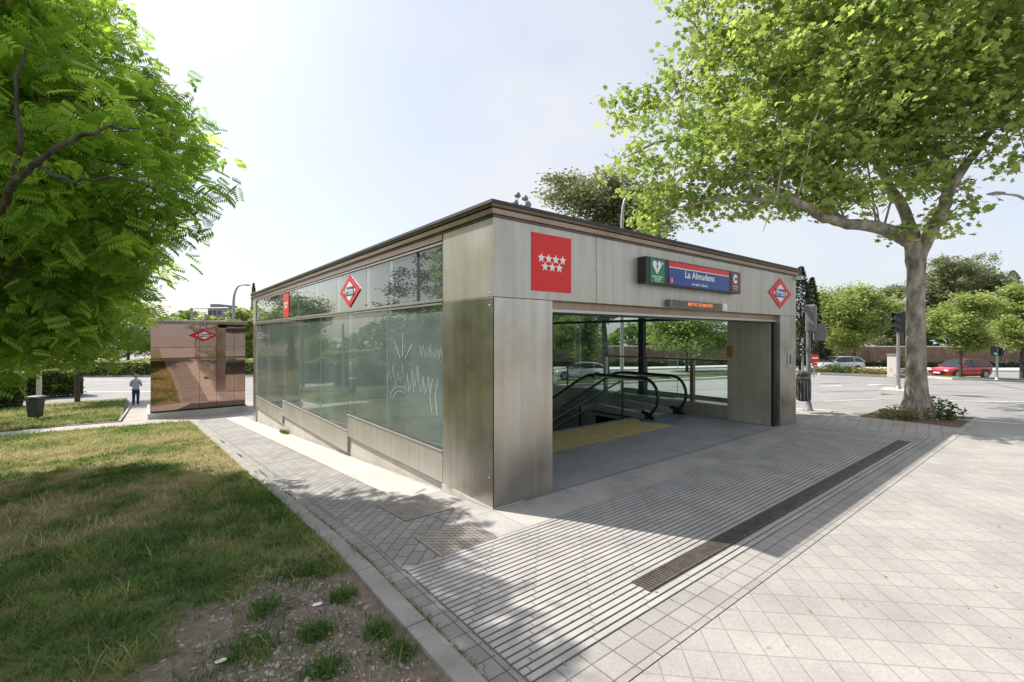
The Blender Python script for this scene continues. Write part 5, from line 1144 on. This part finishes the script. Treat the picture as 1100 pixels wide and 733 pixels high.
    MB().box(-2.26, -2.2, -.45, .45, .38, .55).build('grille', M['black'], t, .01); MB().box(-2.28, -2.262, -.26, .26, .42, .53).build('number_plate', M['white'], t); MB().box(2.235, 2.25, -.26, .26, .6, .71).build('number_plate', M['white'], t)
    return t
ang = math.atan2(CR.y, CR.x)
c_ = car('red hatchback driving on the far road behind the young tree', M['carred'], True); p = gr(1031, 39); c_.location = (p.x, p.y, p.z-.11); c_.rotation_euler.z = ang+R_(8)
c_ = car('silver white estate car on the far road behind the planted island', M['carwhite']); p = gr(898, 43); c_.location = (p.x, p.y, p.z-.11); c_.rotation_euler.z = ang+R_(4)
c2_ = dup(c_, (0,0,0), ang, 'white car seen through the glass behind the escalator handrails'); p = gr(622, 40); c2_.location = (p.x, p.y, p.z-.11)

# far apartment block over the kiosk roof
p = gr(242, 150); t = thing('apartment_tower', 'distant dark grey tower block above the kiosk roof', 'building', p)
def fb(name, x0, x1, z0, z1, mat, d=0.0, dep=5): return MB().obox(p+CR*(x0+x1)/2+CF*d+Vector((0,0,(z0+z1)/2-p.z)), CR*(x1-x0)/2, CF*dep, (0,0,(z1-z0)/2)).build(name, M[mat], t)
fb('wall', -2.4, 2.2, -3, 10.6, 'farwall'); fb('roof_storey', -1.6, 1.0, 10.6, 12.0, 'farwall'); fb('wing', 2.2, 4.2, -3, 7.6, 'farwall', 1)
for i in range(5):
    for x_ in (-1.6, -.2, 1.2): MB().obox(p+CR*x_-CF*5.0+Vector((0,0,9.2-2.3*i-p.z)), CR*.45, CF*.08, (0,0,.7)).build('window', M['farwin'], t)

# ------------------------------------------------------------------ person on the left path, seen from behind
def skinfig(name, J, E, mat, parent, sub=2, root=0):
    me = bpy.data.meshes.new(name); me.from_pydata([j[0] for j in J], E, []); o = bpy.data.objects.new(name, me); COL.objects.link(o)
    md = o.modifiers.new('skin', 'SKIN'); md.use_smooth_shade = True
    for i, j in enumerate(J): me.skin_vertices[0].data[i].radius = (j[1], j[2] if len(j) > 2 else j[1])
    me.skin_vertices[0].data[root].use_root = True
    sb = o.modifiers.new('sub', 'SUBSURF'); sb.levels = sub; sb.render_levels = sub
    dg = bpy.context.evaluated_depsgraph_get(); m2 = bpy.data.meshes.new_from_object(o.evaluated_get(dg)); bpy.data.objects.remove(o)
    m2.materials.clear(); m2.materials.append(mat); o = bpy.data.objects.new(name, m2); COL.objects.link(o)
    if parent: o.parent = parent
    return o
T = thing('person', 'person in a grey top and dark blue trousers standing with back turned', 'person', (0,0,0))
J = [((0,0,.92),.12,.10), ((0,.0,1.08),.12,.09), ((0,.01,1.28),.14,.10), ((0,0,1.42),.09,.08), ((0,.01,1.50),.05), ((0,.03,1.57),.075,.085), ((0,.03,1.66),.08,.095), ((0,.03,1.71),.055)]
E_ = [(0,1),(1,2),(2,3),(3,4),(4,5),(5,6),(6,7)]
for s in (-1, 1):
    b = len(J); J += [((s*.17,0,1.40),.058), ((s*.24,-.02,1.18),.045), ((s*.25,.02,1.10),.040), ((s*.16,.22,1.12),.032), ((s*.10,.30,1.15),.026,.032)]
    E_ += [(3,b),(b,b+1),(b+1,b+2),(b+2,b+3),(b+3,b+4)]
    for k, l in enumerate((.06,.07,.065,.05)):
        f = len(J); J += [((s*(.10-.0*k), .335, 1.12+.02*k), .009), ((s*.08, .335+l*.6, 1.12+.022*k), .008), ((s*.055, .335+l*.6, 1.115+.022*k), .007)]; E_ += [(b+4,f),(f,f+1),(f+1,f+2)]
    f = len(J); J += [((s*.075,.30,1.19),.009), ((s*.06,.34,1.20),.008)]; E_ += [(b+4,f),(f,f+1)]
    h = len(J); J += [((s*.09,0,.86),.09), ((s*.10,-.01,.50),.058), ((s*.105,-.03,.10),.038), ((s*.11,.02,.045),.04), ((s*.115,.14,.03),.032)]; E_ += [(0,h),(h,h+1),(h+1,h+2),(h+2,h+3),(h+3,h+4)]
skinfig('body', J, E_, M['skin'], T)
sh = [((0,0,.84),.19,.15), ((0,0,1.08),.17,.13), ((0,.01,1.28),.175,.13), ((0,0,1.41),.12,.10), ((0,.005,1.455),.07,.075)]; se = [(0,1),(1,2),(2,3),(3,4)]
for s in (-1, 1):
    b = len(sh); sh += [((s*.17,0,1.39),.075), ((s*.245,-.02,1.18),.062), ((s*.255,.02,1.10),.056), ((s*.17,.20,1.12),.047)]; se += [(3,b),(b,b+1),(b+1,b+2),(b+2,b+3)]
skinfig('shirt', sh, se, M['shirt'], T)
tj = [((0,0,1.0),.16,.12)]; te = []
for s in (-1, 1):
    b = len(tj); tj += [((s*.09,0,.82),.10,.105), ((s*.10,-.01,.50),.078), ((s*.105,-.03,.12),.062), ((s*.105,-.02,.07),.06)]; te += [(0,b),(b,b+1),(b+1,b+2),(b+2,b+3)]
skinfig('trousers', tj, te, M['jeans'], T)
for s in (-1, 1): skinfig('shoe', [((s*.108,-.06,.05),.045,.04), ((s*.11,.04,.05),.048,.04), ((s*.115,.15,.035),.042,.03)], [(0,1),(1,2)], M['shoe'], T)
MB().lathe((0,.015,1.655), [(.01,-.05),(.078,-.035),(.10,.0),(.102,.04),(.085,.085),(.04,.11),(.005,.115)], 16).build('hair', M['hair'], T)
MB().lathe((0,.12,1.62), [(.018,-.01),(.012,.02),(.004,.035)], 8, (0,1,0)).build('nose', M['skin'], T)
for s in (-1, 1): MB().obox((s*.088,.035,1.63), (.008,0,0), (0,.02,.0), (0,0,.03)).build('ear', M['skin'], T, .006)
p = gr(146, 25.6); T.location = (p.x, p.y, p.z+.004); T.rotation_euler.z = R_(-20); T.scale = (.98,)*3
# bicycle-free low object: kerbside grit by the plane tree, fallen leaves on the plaza
mb = MB()
for _ in range(260):
    x = rng.uniform(-1.4, 10); y = rng.uniform(-7, -.7); s = rng.uniform(.006, .014); a = rng.uniform(0, 6.28); z = .009
    mb.add([(x+math.cos(a)*s*1.6, y+math.sin(a)*s*1.6, z+.001), (x-math.sin(a)*s*.6, y+math.cos(a)*s*.6, z+.004), (x-math.cos(a)*s*1.6, y-math.sin(a)*s*1.6, z), (x+math.sin(a)*s*.6, y-math.cos(a)*s*.6, z+.003)], [(0,1,2,3)])
tag(mb.build('fallen_bits', plain('dry_leaf_bits', (.28,.2,.1), .8, var=.3)), 'tiny dry leaf bits scattered over the paving', 'debris', kind='stuff')

GR = {'metro_sign': 'diamond shaped station signs', 'regional_sign': 'red panels with stars', 'street_tree': 'light green street trees', 'pine_tree': 'pines beyond the road', 'cypress_tree': 'dark cypresses', 'park_tree': 'trees of the left park', 'lawn_tree': 'trees round the lawn', 'shrub': 'shrubs and dry clumps', 'hedge': 'hedges', 'traffic_light': 'traffic lights', 'street_lamp': 'street lamps', 'manhole_cover': 'manhole covers', 'litter': 'paper scraps on the earth', 'car': 'cars on the far road', 'litter_bin': 'litter bins'}
for o in list(scene.objects):
    if o.parent is None and 'category' in o.keys() and 'kind' not in o.keys():
        k = o.name.split('.')[0]
        if k in GR and 'group' not in o.keys(): o['group'] = GR[k]
